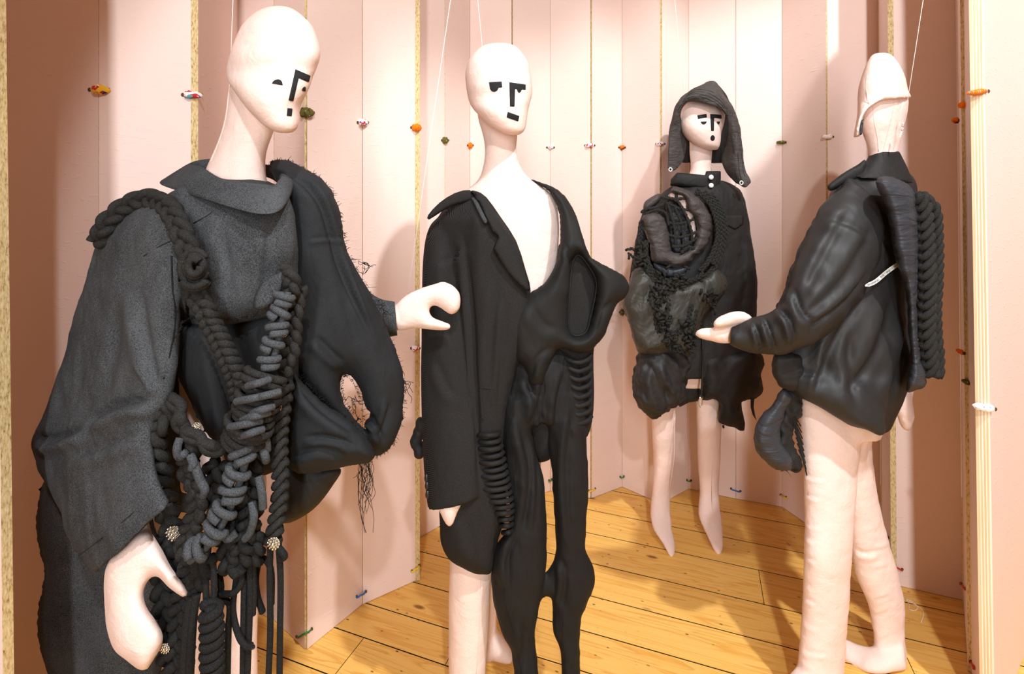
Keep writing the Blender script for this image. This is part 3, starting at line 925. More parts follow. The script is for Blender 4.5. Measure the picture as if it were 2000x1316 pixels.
# ------------------------------------------------------------------ mannequin in the grey wool coat (front left)
m1 = thing('mannequin', (-0.55, 1.13, 0), 'pink cloth mannequin in a charcoal wool coat hung with knotted black ropes', 'mannequin', 'stuffed cloth mannequins')
g = G()
g.loft([H(90, 470, 600, 1.09, .06), H(150, 452, 580, 1.09, .062), H(175, 446, 556, 1.09, .062), H(210, 443, 545, 1.09, .06), H(255, 434, 537, 1.09, .058), H(290, 420, 523, 1.09, .056),
        H(320, 405, 518, 1.09, .058), H(369, 383, 525, 1.09, .065), H(430, 345, 550, 1.10, .075), H(560, 345, 555, 1.12, .085), H(760, 345, 520, 1.14, .085), H(960, 345, 520, 1.17, .09)], 40)
for rows in ([H(900, 405, 505, 1.19, .055), H(1140, 420, 503, 1.18, .048), H(1316, 430, 503, 1.17, .043), H(1520, 440, 498, 1.17, .038), H(1600, 438, 500, 1.16, .045), H(1612, 445, 495, 1.16, .04)],
             [H(900, 310, 420, 1.20, .055), H(1140, 318, 405, 1.22, .05), H(1500, 335, 395, 1.24, .04), H(1540, 335, 395, 1.24, .045), H(1553, 340, 390, 1.24, .04)]):
    g.loft(rows, 28)
# arm in the near sleeve down to the mitten hand
g.loft([(300, 455, 1.09, 420, 430, 1.09, .06), (230, 600, 1.08, 310, 590, 1.06, .04), (170, 820, 1.08, 240, 800, 1.05, .04), (185, 960, 1.03, 262, 930, 1.0, .035), (215, 1060, .97, 292, 1020, .96, .03), (215, 1135, .935, 300, 1090, .935, .03)], 28)
hand_r = [(206, 1106), (230, 1070), (262, 1040), (290, 1035), (308, 1061), (322, 1081), (338, 1110), (363, 1143), (370, 1155), (366, 1166), (357, 1167), (338, 1155), (322, 1143), (310, 1129), (298, 1124), (288, 1138), (281, 1159), (288, 1187),
          (306, 1212), (318, 1236), (319, 1257), (302, 1289), (288, 1309), (273, 1311), (245, 1293), (220, 1269), (208, 1220), (203, 1160)]
pillow(g, hand_r, lambda x, y: 0.945 - 0.00012 * (y - 1040), 0.030, 34, step=7)
# far arm reaching to the next mannequin
g.loft([(560, 440, 1.13, 540, 560, 1.13, .06), (640, 500, 1.20, 620, 600, 1.20, .05), (720, 575, 1.265, 715, 650, 1.265, .04), (770, 598, 1.285, 772, 645, 1.285, .03), (800, 580, 1.285, 805, 642, 1.285, .028)], 28)
hand_l = [(767, 610), (775, 590), (795, 574), (817, 564), (845, 555), (866, 551), (885, 557), (900, 576), (899, 602), (886, 614), (874, 612), (859, 600), (845, 597), (839, 606), (845, 619), (863, 626), (880, 632), (883, 640), (874, 646), (844, 645), (809, 641), (775, 645)]
pillow(g, hand_l, 1.28, 0.026, 24, step=4)
body1 = fuse(g, 0.006, 5)
wrinkle(body1, 0.0022, (16, 16, 9), 1)
obj('body', body1.copy(), MAT['pink'], m1)
# mask over the head
g = G()
g.loft([H(12, 536, 552, 1.09, .012), H(15, 520, 566, 1.09, .035), H(22, 503, 580, 1.088, .058), H(34, 487, 594, 1.085, .078), H(52, 472, 609, 1.08, .092), H(84, 458, 621, 1.075, .102), H(108, 450, 625, 1.07, .106), (443, 137, 1.075, 619, 133, 1.07, .106),
        (444, 158, 1.06, 611, 152, 1.06, .104), (456, 176, 1.035, 605, 170, 1.05, .094), (469, 196, 1.02, 596, 188, 1.045, .086), (484, 214, 1.01, 587, 208, 1.04, .074), (500, 232, 1.005, 584, 226, 1.03, .06), (516, 247, 1.0, 583, 243, 1.02, .046), (534, 257, 1.0, 577, 256, 1.01, .028), (548, 261, 1.0, 566, 261, 1.005, .012)], 44)
mask1 = fuse(g, 0.005, 4); wrinkle(mask1, 0.0022, (9, 9, 10), 3)
bm1 = bvh_of(mask1)
mo = obj('mask', mask1.copy(), MAT['pink'], m1)
obj('eye', decal([[(531, 163), (533, 159), (537, 156), (543, 154.5), (548, 156), (551, 160), (552.5, 166.5)]], bm1, 1.0, step=3), MAT['print'], mo)
obj('brow_and_nose', decal([[(577, 135), (607, 148), (603.5, 161), (583.5, 152.5), (573, 198), (563.5, 196)]], bm1, 1.0, step=4), MAT['print'], mo)
obj('eye', decal([[(589.5, 176.5), (591, 172), (594, 169), (597.5, 170), (597, 179.5)]], bm1, 1.0, step=3), MAT['print'], mo)
obj('mouth', decal([[(561.5, 211), (571.5, 212), (570, 227), (560, 226)]], bm1, 1.0, step=3), MAT['print'], mo)
obj('seam', seam([(449, 160), (446, 190), (440, 235), (428, 275), (410, 318)], bvh_of(body1), 1.07), MAT['pink'], m1)

# coat
coat1 = thing('coat', (0, 0, 0)) if False else None
g = G()
g.loft([H(352, 385, 520, 1.09, .07), (340, 372, 1.08, 560, 365, 1.07, .085), (318, 392, 1.08, 570, 390, 1.06, .10), H(430, 305, 576, 1.06, .115), H(490, 315, 580, 1.06, .12), H(560, 325, 578, 1.07, .12), (335, 612, 1.07, 560, 590, 1.08, .115),
        (350, 640, 1.08, 540, 612, 1.09, .10)], 44)
# back of the coat, seen behind the ropes
g.loft([H(560, 320, 560, 1.13, .07), H(700, 300, 545, 1.15, .06), H(850, 300, 540, 1.16, .05), H(940, 320, 470, 1.16, .04), H(1000, 340, 390, 1.15, .03)], 36)
# near sleeve
g.loft([(240, 402, 1.10, 340, 386, 1.05, .05), (203, 450, 1.11, 346, 430, 1.0, .085), (166, 560, 1.12, 350, 520, .985, .10), (131, 680, 1.14, 345, 640, .97, .105), (97, 790, 1.15, 332, 762, .955, .105),
        (66, 850, 1.16, 308, 800, .945, .10), (66, 888, 1.15, 298, 850, .935, .095), (92, 962, 1.09, 308, 905, .925, .085), (138, 1050, 1.02, 322, 945, .915, .078), (184, 1119, .965, 338, 979, .905, .072)], 48)
coat_m = fuse(g, 0.0065, 4)
wrinkle(coat_m, 0.010, (7, 7, 3.2), 4, 0.35); wrinkle(coat_m, 0.004, (16, 16, 8), 6, -0.5, ridge=True)
crease(coat_m, [([(262, 560), (272, 640), (292, 745)], 16, .009), ([(170, 835), (230, 800), (300, 788)], 14, .016), ([(285, 700), (300, 745), (315, 765)], 10, .010), ([(66, 862), (110, 862), (165, 840)], 12, .014), ([(220, 600), (205, 720), (180, 790)], 20, .008),
               ([(130, 900), (200, 880), (280, 850)], 16, .006), ([(420, 430), (432, 500), (440, 590)], 16, .006), ([(520, 430), (515, 500), (505, 590)], 14, .006), ([(350, 430), (356, 520), (360, 610)], 10, .010)])
bcoat = bvh_of(coat_m)
co1 = obj('coat', coat_m.copy(), MAT['wool'], m1)
tail = G(); pillow(tail, [(100, 915), (62, 1014), (67, 1075), (76, 1122), (60, 1224), (87, 1316), (110, 1400), (215, 1420), (310, 1400), (320, 1180), (300, 1000), (200, 930)], 1.22, 0.06, 70)
tm = bake(tail.mesh(), [('SUBSURF', dict(levels=1)), ('SMOOTH', dict(factor=.5, iterations=2))]); wrinkle(tm, 0.014, (7, 7, 3), 9)
obj('coat_tail', tm, MAT['wool'], co1)
g = G(); g.loft([(700, 555, 1.25, 690, 665, 1.25, .055), (740, 582, 1.272, 735, 662, 1.272, .047), (771, 589, 1.285, 776, 655, 1.285, .040)], 28)
obj('far_sleeve', g, MAT['wool'], co1)
# collar: folded band, low at the front
tp = [(371, 322, 1.16), (388, 326, 1.08), (420, 345, 1.03), (465, 360, 1.0), (525, 369, .995), (545, 356, 1.03), (553, 342, 1.09), (540, 330, 1.15), (500, 320, 1.19), (440, 312, 1.21), (395, 314, 1.20)]
bt = [(311, 358, 1.17), (345, 374, 1.05), (390, 388, .985), (455, 409, .945), (510, 421, .935), (548, 412, .96), (565, 380, 1.04), (566, 352, 1.12), (545, 338, 1.22), (450, 325, 1.26), (350, 340, 1.24)]
T3 = closed_smooth([tuple(P(*p)) for p in tp], 5); B3 = closed_smooth([tuple(P(*p)) for p in bt], 5)
rings = []
for a, b in zip(T3, B3):
    a = Vector(a); b = Vector(b); o = (b - a); ctr = P(455, 350, 1.09)
    outw = Vector((a.x - ctr.x, a.y - ctr.y, 0)).normalized()
    rings.append([a + outw * -.012 + Vector((0, 0, -.035)), a + outw * -.008, a + Vector((0, 0, .006)), a + o * .25 + outw * .016, a + o * .6 + outw * .014, b + outw * .004, b - outw * .002 + Vector((0, 0, .003)), a + o * .6 + outw * .002, a + o * .2 + outw * .002])
rings.append(rings[0])
g = G(); g.rings(rings, (False, False))
cm = bake(g.mesh(), [('WELD', dict(merge_threshold=.0005)), ('SUBSURF', dict(levels=1))]); obj('collar', cm, MAT['wool'], co1)
# stitched hem line of the cuff, shoulder seams and chest flap
obj('stitch', seam([(153, 1085), (200, 1050), (250, 1010), (318, 950)], bcoat, .9, .0012), MAT['rope_black'], co1)
obj('stitch', seam([(281, 500), (310, 482), (335, 470)], bcoat, 1.0, .0012), MAT['rope_black'], co1)
obj('stitch', seam([(335, 500), (337, 560), (342, 610), (338, 660), (320, 740)], bcoat, 1.0, .0016), MAT['rope_black'], co1)
obj('stitch', seam([(378, 436), (400, 424), (414, 415)], bcoat, 1.0, .0012), MAT['rope_black'], co1)
g = G(); pillow(g, [(545, 532), (552, 535), (551, 560), (540, 585), (515, 604), (495, 600), (500, 570), (520, 545)], .955, .010, 12, step=5); obj('chest_flap', g, MAT['wool'], co1)

# padded black pieces
belly = G(); pillow(belly, [(352, 640), (372, 628), (398, 622), (430, 640), (448, 690), (458, 770), (458, 840), (440, 866), (412, 862), (385, 820), (358, 765), (342, 725), (342, 680)], 1.045, 0.085, 60)
bm_ = bake(belly.mesh(), [('SUBSURF', dict(levels=1)), ('SMOOTH', dict(factor=.5, iterations=2))]); wrinkle(bm_, .003, (10, 10, 6), 2); obj('padded_lobe', bm_, MAT['black_cotton'], co1)
in2 = G(); pillow(in2, [(400, 620), (470, 618), (540, 610), (580, 640), (580, 800), (560, 900), (500, 930), (440, 900), (430, 800), (440, 700)], 1.07, .04, 40); obj('lining', in2, MAT['black_cotton'], co1)
wing_o = [(522, 330), (530, 312), (560, 309), (600, 326), (640, 356), (664, 398), (674, 440), (681, 480), (705, 530), (738, 596), (765, 662), (792, 726), (794, 770), (786, 830), (768, 872), (742, 892), (712, 885), (690, 850), (655, 815), (610, 775), (572, 735), (556, 700), (566, 650), (572, 590), (566, 500), (558, 420), (545, 370), (530, 345)]
wing_h = [(668, 733), (682, 732), (698, 752), (708, 785), (717, 832), (704, 826), (688, 808), (672, 786), (664, 760)]
dw = lambda x, y: 1.105 + 0.00045 * max(0, x - 560) + (0.04 if y < 380 else 0) * (380 - y) / 70
wing = G(); pillow(wing, wing_o, dw, 0.055, 58, holes=[wing_h], step=8)
wm = bake(wing.mesh(), [('SUBSURF', dict(levels=1)), ('SMOOTH', dict(factor=.5, iterations=2))]); wrinkle(wm, .007, (8, 8, 3), 3, 0.4)
crease(wm, [([(530, 335), (570, 338), (608, 362), (634, 400), (650, 450), (668, 510), (700, 590), (735, 670)], 7, -.011), ([(600, 470), (640, 466), (670, 470)], 5, .003), ([(640, 480), (665, 580), (690, 680)], 20, .006), ([(610, 660), (640, 690), (668, 715)], 12, .008), ([(700, 800), (730, 830), (745, 870)], 10, .010), ([(760, 780), (745, 830), (720, 860)], 9, .008)])
wo = obj('padded_wing', wm, MAT['black_cotton'], co1)
low_o = [(566, 716), (600, 745), (640, 785), (680, 815), (712, 850), (735, 885), (722, 905), (690, 908), (650, 914), (610, 922), (575, 918), (558, 880), (555, 800)]
low = G(); pillow(low, low_o, 1.07, .06, 55); lm = bake(low.mesh(), [('SUBSURF', dict(levels=1)), ('SMOOTH', dict(factor=.5, iterations=2))]); wrinkle(lm, .006, (9, 9, 5), 5, 0.8)
crease(lm, [([(580, 760), (630, 810), (690, 850)], 12, .008), ([(570, 900), (620, 880), (680, 890)], 12, .008), ([(590, 860), (650, 860), (700, 880)], 10, .008)]); obj('padded_lobe', lm, MAT['black_cotton'], co1)
lt = G(); pillow(lt, [(560, 890), (620, 905), (666, 915), (652, 945), (622, 985), (590, 1010), (556, 1022), (545, 1000), (540, 930)], 1.12, .045, 40); obj('padded_lobe', lt, MAT['jacket_black'], co1)

# frayed edges
g = G()
wpath = [P(x, y, dw(x, y)) for x, y in [tuple(p[:2]) for p in closed_smooth(wing_o, 4)][:72]]
frays(g, wpath, 300, .003, .010, 1, out=P(620, 560, 1.1), down=.15)
frays(g, [P(x, y, dw(x, y) - .002) for x, y in [tuple(p) for p in closed_smooth(wing_h, 4)]], 110, .004, .012, 2, down=.1)
frays(g, [P(x, y, 1.062) for x, y in [tuple(p) for p in cat(low_o[:6], 5)]], 150, .004, .014, 3, down=-.3)
rr = random.Random(5)
for k in range(26):                                  # long loose threads hanging from the lowest corner
    x = 712 + rr.uniform(-10, 14); L = rr.uniform(30, 110) if k > 3 else 140
    q = [(x + 10 * math.sin(t * 6 + k) * t + rr.uniform(-3, 3), 900 + L * t, 1.12 + rr.uniform(-.01, .01)) for t in (0, .2, .4, .6, .8, 1)]
    g.tube(line3(q, step=.006, sub=4), .0006, 3)
for cx, cy in ((710, 515), (735, 590), (752, 610), (790, 745), (745, 830), (690, 780)):
    for k in range(7):
        q = [(cx + rr.uniform(-4, 4), cy + rr.uniform(-4, 4), dw(cx, cy) - .01)]
        for _ in range(4): q.append((q[-1][0] + rr.uniform(-8, 12), q[-1][1] + rr.uniform(-6, 14), q[-1][2]))
        g.tube(line3(q, step=.005, sub=4), .0007, 3)
frays(g, [P(x, y, surf(x, y, bcoat, 1.0) - .004) for x, y in ((345, 660), (352, 630), (375, 618), (400, 622), (450, 625), (500, 612))], 90, .006, .018, 8, down=.5)
fo = obj('frayed_threads', g, MAT['rope_black'], co1); tag(fo, kind='stuff')

# ropes
BODY_B = bvh_of(coat_m, bm_)
RP = MAT['rope']; RG = MAT['rope_grey']; RB = MAT['rope_black']
g = G(); braid(g, line3([(192, 476, 1.05), (205, 445, 1.03), (232, 412, 1.03), (268, 392, 1.03), (300, 390, 1.02), (326, 402, .985), (345, 430, .955), (358, 462, .935), (370, 495, .925)], step=.003), .043, .0092, .095, jit=.25)
obj('rope_braid', g, RP, co1)
g = G()
for k, (rx, ry, a0, a1, z) in enumerate(((24, 30, 20, 330, .905), (17, 20, -120, 190, .895), (26, 34, 60, 200, .90), (12, 15, 0, 320, .885), (22, 14, 10, 170, .895), (26, 18, 15, 165, .90))):
    cx, cy = (380, 520) if k < 4 else (380, 545)
    g.tube(line3([(x, y, z) for x, y in arc_px(cx, cy, rx, ry, a0, a1, 14)], step=.003, sub=3), .0068, 8)
obj('rope_knot', g, RP, co1)
g = G(); braid(g, line3([(372, 495, .925), (378, 570, .925), (398, 600, .92), (412, 630, .925), (430, 665, .93), (446, 700, .935), (460, 735, .945), (470, 775, .96)], step=.003), .038, .0080, .062, jit=.2, strands=4, depth=.7)
obj('rope_braid', g, RP, co1)
g = G(); knot_chain(g, line3([(556, 570, .945), (548, 610, .935), (540, 650, .925), (530, 690, .92), (520, 725, .915)], step=.003), .030, .0068, .028, seed=1)
obj('knotted_rope', g, RG, co1)
g = G(); braid(g, line3([(548, 530, .965), (566, 540, .96), (570, 565, .965), (560, 590, .97)], step=.003), .036, .0085, .07); obj('rope_braid', g, RP, co1); g = G(); braid(g, line3([(585, 560, .99), (575, 620, .98), (572, 670, .98), (556, 730, .975)], step=.003), .034, .0085, .07, jit=.4)
obj('rope_braid', g, RP, co1)
g = G(); coil(g, line3([(520, 728, .92), (508, 762, .912), (498, 800, .91), (486, 835, .912), (476, 862, .92)], step=.003), .034, .0066, .0128, jit=.35, seed=4)
obj('wrapped_rope', g, RP, co1)
g = G()
for k, (x, y) in enumerate(((505, 748), (520, 772), (493, 778), (512, 800), (500, 812), (480, 828), (492, 845))):
    L = 22 + 5 * (k % 3)
    g = G(); g.tube(line3([(x - L, y + 6, .885), (x, y, .868), (x + L, y - 7, .885)], step=.003), .0066, 8); obj('rope_end', g, RG, co1)
g = G(); knot_chain(g, line3([(478, 868, .905), (472, 900, .90), (462, 935, .90), (450, 970, .895), (435, 1005, .89), (415, 1040, .885), (392, 1068, .88), (362, 1092, .878)], step=.003), .034, .0072, .034, seed=2)
obj('knotted_rope', g, RG, co1)
g = G(); ladder(g, line3([(560, 745, .985), (552, 800, .975), (546, 860, .97), (548, 920, .965), (546, 975, .96), (538, 1030, .955), (533, 1062, .955)], step=.003), .034, .0066, .040)
obj('knotted_rope', g, RP, co1)
for k, pth in enumerate(([(528, 1060, .955), (527, 1130, .96), (528, 1230, .965), (524, 1330, .97)], [(544, 1060, .955), (548, 1130, .96), (547, 1230, .965), (546, 1330, .97)],
                         [(540, 1065, .95), (553, 1080, .945), (556, 1088, .95), (545, 1092, .955)], [(506, 1095, .99), (500, 1130, .985), (503, 1165, .985), (513, 1195, .99)], [(500, 1090, .98), (520, 1094, .98), (530, 1120, .985), (530, 1180, .99)])):
    g = G(); g.tube(line3(pth, step=.004), .0060, 8); obj('hanging_cord', g, RB, co1)
g = G(); braid(g, line3([(312, 770, .95), (318, 810, .935), (300, 850, .93), (308, 900, .94), (318, 950, .95), (330, 1010, .96), (345, 1080, .965), (350, 1150, .965)], step=.003), .044, .0095, .085, jit=.35)
obj('rope_braid', g, RP, co1)
g = G(); braid(g, line3([(335, 775, .94), (350, 800, .925), (352, 830, .925), (368, 845, .915), (395, 862, .91), (425, 880, .915), (445, 862, .93), (470, 868, .93)], step=.003), .030, .0092, .08, strands=2, jit=.4)
obj('rope_braid', g, RP, co1)
g = G(); braid(g, line3([(368, 850, .92), (372, 885, .925), (366, 915, .94), (385, 950, .935), (388, 985, .93), (378, 1020, .935), (365, 1060, .94), (372, 1110, .94)], step=.003), .040, .0088, .07, jit=.4)
obj('rope_braid', g, RP, co1)
g = G()
for pth in ([(352, 855, .905), (346, 875, .90), (350, 892, .905), (362, 885, .90)], [(372, 890, .90), (378, 905, .893), (374, 915, .895)], [(380, 905, .898), (388, 930, .895), (396, 950, .90)], [(392, 940, .897), (400, 955, .893), (398, 968, .90)],
            [(512, 835, .93), (520, 862, .925), (522, 880, .93)], [(508, 860, .925), (518, 890, .92), (520, 900, .93)], [(505, 930, .925), (512, 965, .92), (514, 992, .925)], [(492, 980, .93), (496, 1010, .92), (488, 1040, .925), (478, 1052, .93)], [(430, 1030, .93), (445, 1052, .925), (462, 1040, .93)]):
    g = G(); g.tube(line3(pth, step=.003), .0072, 8); obj('rope_end', g, RG, co1)
for k, (pth, w, r, pt) in enumerate((([(425, 900, .94), (418, 950, .945), (430, 1000, .945), (445, 1060, .945), (452, 1120, .945)], .044, .0088, .08),
                                     ([(495, 880, .95), (488, 940, .945), (492, 1000, .945), (475, 1060, .945), (468, 1110, .95)], .046, .0085, .075),
                                     ([(455, 960, .96), (470, 1020, .955), (500, 1050, .955), (492, 1100, .96)], .04, .008, .07),
                                     ([(330, 1040, .965), (322, 1110, .96), (326, 1180, .955), (336, 1250, .955), (342, 1340, .955)], .052, .010, .09),
                                     ([(385, 1080, .93), (372, 1130, .94), (355, 1190, .945), (352, 1260, .945), (350, 1340, .945)], .05, .0095, .08),
                                     ([(405, 1080, .935), (392, 1120, .935), (380, 1150, .94)], .045, .009, .08))):
    g = G(); braid(g, line3(pth, step=.003), w, r, pt, jit=.45, seed=k); obj('rope_braid', g, RB, co1)
for k, pth in enumerate(([(384, 1160, .925), (376, 1220, .925), (370, 1330, .93)], [(374, 1165, .925), (364, 1230, .925), (358, 1330, .93)], [(408, 1060, .935), (402, 1120, .93), (404, 1190, .925)], [(415, 1090, .935), (418, 1140, .93), (416, 1190, .925)],
                         [(428, 1120, .96), (432, 1150, .96), (428, 1165, .96), (448, 1180, .96), (446, 1230, .96), (444, 1330, .96)], [(430, 1160, .955), (455, 1158, .95), (470, 1140, .95), (472, 1110, .955)], [(462, 1125, .96), (455, 1190, .96), (466, 1240, .955), (482, 1262, .95), (493, 1260, .95)],
                         [(478, 1080, .965), (476, 1180, .965), (474, 1330, .965)], [(488, 1080, .965), (488, 1190, .965), (483, 1330, .965)], [(494, 1090, .97), (496, 1150, .97), (494, 1200, .97)])):
    g = G(); g.tube(line3(pth, step=.004), .0058 if k > 1 else .0075, 8); obj('hanging_cord', g, RB, co1)
g = G(); coil(g, line3([(411, 1182, .91), (414, 1230, .91), (414, 1280, .91), (416, 1350, .91)], step=.003), .0135, .0085, .0175, jit=.1, hand=-1)
obj('wrapped_rope', g, RB, co1)
for (x, y, d, w, m, s) in ((340, 1040, .945, 30, 'silver', 1), (535, 1060, .938, 25, 'silver', 2), (323, 1265, .93, 20, 'silver', 3), (555, 650, .93, 16, 'gold', 4), (385, 832, .915, 16, 'silver', 5), (446, 858, .92, 22, 'button', 6), (543, 795, .965, 16, 'gold', 7), (493, 1262, .945, 12, 'button', 8)):
    brooch(co1, x, y, d, w, MAT[m], s)
# ------------------------------------------------------------------ mannequin in the open tweed coat with hanging trousers
m2 = thing('mannequin', (-0.02, 1.47, 0), 'pink cloth mannequin in an open black herringbone coat with padded black lobes and hanging trousers', 'mannequin', 'stuffed cloth mannequins')
g = G()
g.loft([H(150, 935, 1020, 1.48, .055), H(200, 930, 1016, 1.48, .056), H(231, 934, 1013, 1.48, .054), H(258, 941, 1011, 1.475, .052), H(290, 946, 1009, 1.475, .05), H(325, 943, 1018, 1.475, .052), (933, 352, 1.475, 1036, 349, 1.475, .058),
        (900, 380, 1.475, 1075, 376, 1.475, .066), H(410, 880, 1090, 1.475, .072), H(470, 868, 1092, 1.475, .078), H(560, 878, 1086, 1.475, .078), H(700, 885, 1080, 1.475, .075), H(880, 885, 1060, 1.48, .075), H(960, 890, 1050, 1.48, .07)], 40)
g.loft([H(880, 878, 985, 1.45, .062), H(1098, 877, 962, 1.44, .058), H(1200, 876, 955, 1.435, .055), H(1316, 876, 949, 1.43, .052), H(1375, 880, 946, 1.43, .048), H(1398, 884, 944, 1.42, .05)], 30)
g.loft([H(1372, 884, 944, 1.41, .045), H(1400, 886, 946, 1.36, .035), H(1435, 890, 944, 1.37, .02)], 24)
g.loft([H(880, 940, 1050, 1.52, .06), H(1100, 925, 985, 1.60, .055), H(1200, 925, 970, 1.63, .048), H(1262, 928, 972, 1.645, .045), H(1280, 935, 965, 1.645, .03)], 28)
g.loft([(935, 1205, 1.64, 938, 1276, 1.64, .042), (958, 1220, 1.63, 956, 1284, 1.63, .038), (982, 1250, 1.62, 980, 1288, 1.62, .034), (998, 1273, 1.61, 996, 1291, 1.61, .022), (1003, 1281, 1.61, 1002, 1288, 1.61, .008)], 24)
g.loft([(870, 420, 1.48, 930, 440, 1.48, .05), (846, 600, 1.46, 905, 600, 1.46, .042), (845, 850, 1.38, 905, 850, 1.38, .036), (852, 975, 1.325, 904, 970, 1.325, .03), (860, 1002, 1.315, 894, 1000, 1.315, .024), (869, 1022, 1.308, 886, 1022, 1.308, .012), (875, 1030, 1.306, 881, 1030, 1.306, .004)], 24)
body2 = fuse(g, 0.0065, 5); wrinkle(body2, .002, (16, 16, 9), 11)
b2 = bvh_of(body2)
obj('body', body2.copy(), MAT['pink'], m2)
g = G()
g.loft([H(83, 966, 986, 1.48, .012), H(86, 950, 998, 1.48, .04), H(92, 938, 1010, 1.478, .06), H(104, 925, 1020, 1.475, .08), H(122, 914, 1031, 1.47, .098), H(145, 909, 1036, 1.465, .106), H(168, 911, 1039, 1.46, .108), H(186, 914, 1039, 1.46, .106), (917, 199, 1.45, 1036, 197, 1.45, .102),
        (924, 212, 1.43, 1033, 209, 1.445, .094), (938, 228, 1.415, 1030, 225, 1.435, .08), (954, 244, 1.405, 1028, 241, 1.425, .062), (974, 256, 1.40, 1023, 256, 1.41, .042), (990, 263, 1.40, 1012, 264, 1.405, .015)], 44)
mask2 = fuse(g, .006, 4); wrinkle(mask2, .0022, (9, 9, 10), 13); bq = bvh_of(mask2)
mo = obj('mask', mask2.copy(), MAT['pink'], m2)
s5 = lambda pts: [(700 + x / 2.862, y / 2.862) for x, y in pts]
obj('eye', decal([s5([(730, 459), (801, 455), (804, 488), (783, 491), (777, 505), (762, 514), (747, 511), (736, 498), (733, 480)])], bq, 1.37, step=3), MAT['print'], mo)
obj('brow_and_nose', decal([s5([(844, 459), (936, 472), (935, 503), (913, 500), (909, 512), (900, 519), (891, 514), (886, 498), (876, 495), (873, 596), (847, 595)])], bq, 1.37, step=3), MAT['print'], mo)
obj('mouth', decal([s5([(835, 625), (900, 648), (894, 679), (828, 656)])], bq, 1.37, step=3), MAT['print'], mo)
obj('seam', seam([(1008, 300), (1004, 340), (1000, 380)], b2, 1.4, .0009), MAT['pink'], m2)
obj('seam', seam([(938, 1130), (937, 1190), (934, 1250), (930, 1316)], b2, 1.4, .0011), MAT['pink'], m2)

# coat: one side with sleeve
c2 = G()
dc = lambda x, y: 1.385 + 0.0011 * max(0, 935 - x) + (0.05 * max(0, 430 - y) / 60)
dc0 = dc
dc = lambda x, y: dc0(x, y) * (1 - min(1, max(0, (y - 850) / 120))) + 1.375 * min(1, max(0, (y - 850) / 120))
pillow(c2, [(912, 374), (940, 384), (965, 422), (998, 468), (1018, 520), (1036, 570), (1034, 640), (1010, 720), (992, 800), (985, 900), (990, 1000), (975, 1050), (962, 1116), (945, 1123), (922, 1119), (880, 1096), (861, 1058), (858, 1012), (850, 900), (845, 700), (840, 520), (848, 435), (878, 392)], dc, .055, 40, step=9, back=1.2)
c2.loft([H(424, 852, 892, 1.49, .035), H(440, 838, 900, 1.48, .055), H(470, 830, 908, 1.465, .068), H(530, 826, 912, 1.45, .072), H(640, 825, 918, 1.415, .07), H(720, 823, 924, 1.40, .068), H(800, 823, 927, 1.38, .066), (827, 905, 1.36, 931, 895, 1.35, .058), (831, 960, 1.345, 934, 940, 1.335, .052), (835, 996, 1.335, 936, 967, 1.325, .048)], 36)
cm2 = fuse(c2, .0065, 4); wrinkle(cm2, .0055, (11, 11, 3), 14)
crease(cm2, [([(898, 450), (908, 520), (918, 640), (924, 760), (930, 900), (936, 965)], 9, .010), ([(965, 540), (955, 650), (950, 760)], 12, .006), ([(985, 580), (975, 700), (968, 800)], 10, .006), ([(860, 470), (868, 560), (872, 680)], 12, .006), ([(845, 700), (870, 760), (905, 790)], 12, .005), ([(900, 1010), (915, 1060), (918, 1100)], 14, .005), ([(850, 520), (890, 505), (905, 480)], 10, .005)])
co2 = obj('coat', cm2.copy(), MAT['tweed'], m2); bc2 = bvh_of(cm2)
g = G(); pillow(g, [(1092, 480), (1127, 470), (1160, 520), (1172, 560), (1168, 640), (1160, 690), (1159, 800), (1147, 852), (1120, 862), (1068, 900), (1040, 890), (1030, 800), (1050, 700), (1085, 600)], 1.445, .05, 40); tm = g.mesh(); wrinkle(tm, .004, (12, 12, 4), 3); obj('coat_side', tm, MAT['tweed'], co2)
def lapel(pts, lift, name, R=6, t=.006, step=5, dd=None):
    g = G(); pillow(g, pts, dd or (lambda x, y: surf(x, y, bc2, 1.36) - lift), t, R, step=step, smooth=2); return obj(name, g, MAT['tweed'], co2)
dl = lambda x, y: 1.355 + .0008 * max(0, 970 - x) + (0.05 * max(0, 430 - y) / 60) - .02
lapel([(961, 452), (974, 463), (963, 487), (988, 526), (1007, 549), (1037, 571), (1026, 525), (1008, 470), (978, 424), (950, 385), (930, 373), (918, 374), (936, 396), (950, 425)], 0, 'lapel', 8, .007, 5, lambda x, y: min(surf(x, y, bc2, 1.40), surf(x - 8, y + 4, bc2, 1.40)) - .010)
lapel([(918, 371), (888, 377), (858, 396), (836, 420), (838, 429), (866, 411), (892, 399), (925, 390)], 0, 'collar', 8, .008, 4, lambda x, y: 1.40)
g = G(); pillow(g, [(921, 386), (934, 392), (946, 412), (954, 432), (946, 436), (934, 415)], lambda x, y: min(surf(x, y, bc2, 1.4), 1.42) - .012, .004, 6, step=4); obj('collar_felt', g, MAT['wool'], co2)
for k, y in enumerate((934, 949, 966)):
    g = G(); d = surf(834 + k, y, bc2, 1.40); c = P(833 + k, y, d - .004); g.ball(c, (.006, .004, .011), 14, 8); obj('button', g, MAT['button'], co2)
g = G(); g.tube(line3([(938, 760), (940, 790), (943, 820)], bc2, .001, 1.35), .0022, 6); g.tube(line3([(943, 757), (966, 760)], bc2, .001, 1.35), .0016, 6)
obj('pocket_edge', g, MAT['tweed'], co2)
# black frill peeping out behind the sleeve
g = G()
for x, y in ((818, 845), (812, 862), (820, 880), (822, 830)): g.ball(P(x, y, 1.47), (.018, .02, .024), 12, 8)
fm = fuse(g, .006, 2); wrinkle(fm, .004, (30, 30, 30), 2); obj('frill', fm, MAT['jacket_black'], co2)

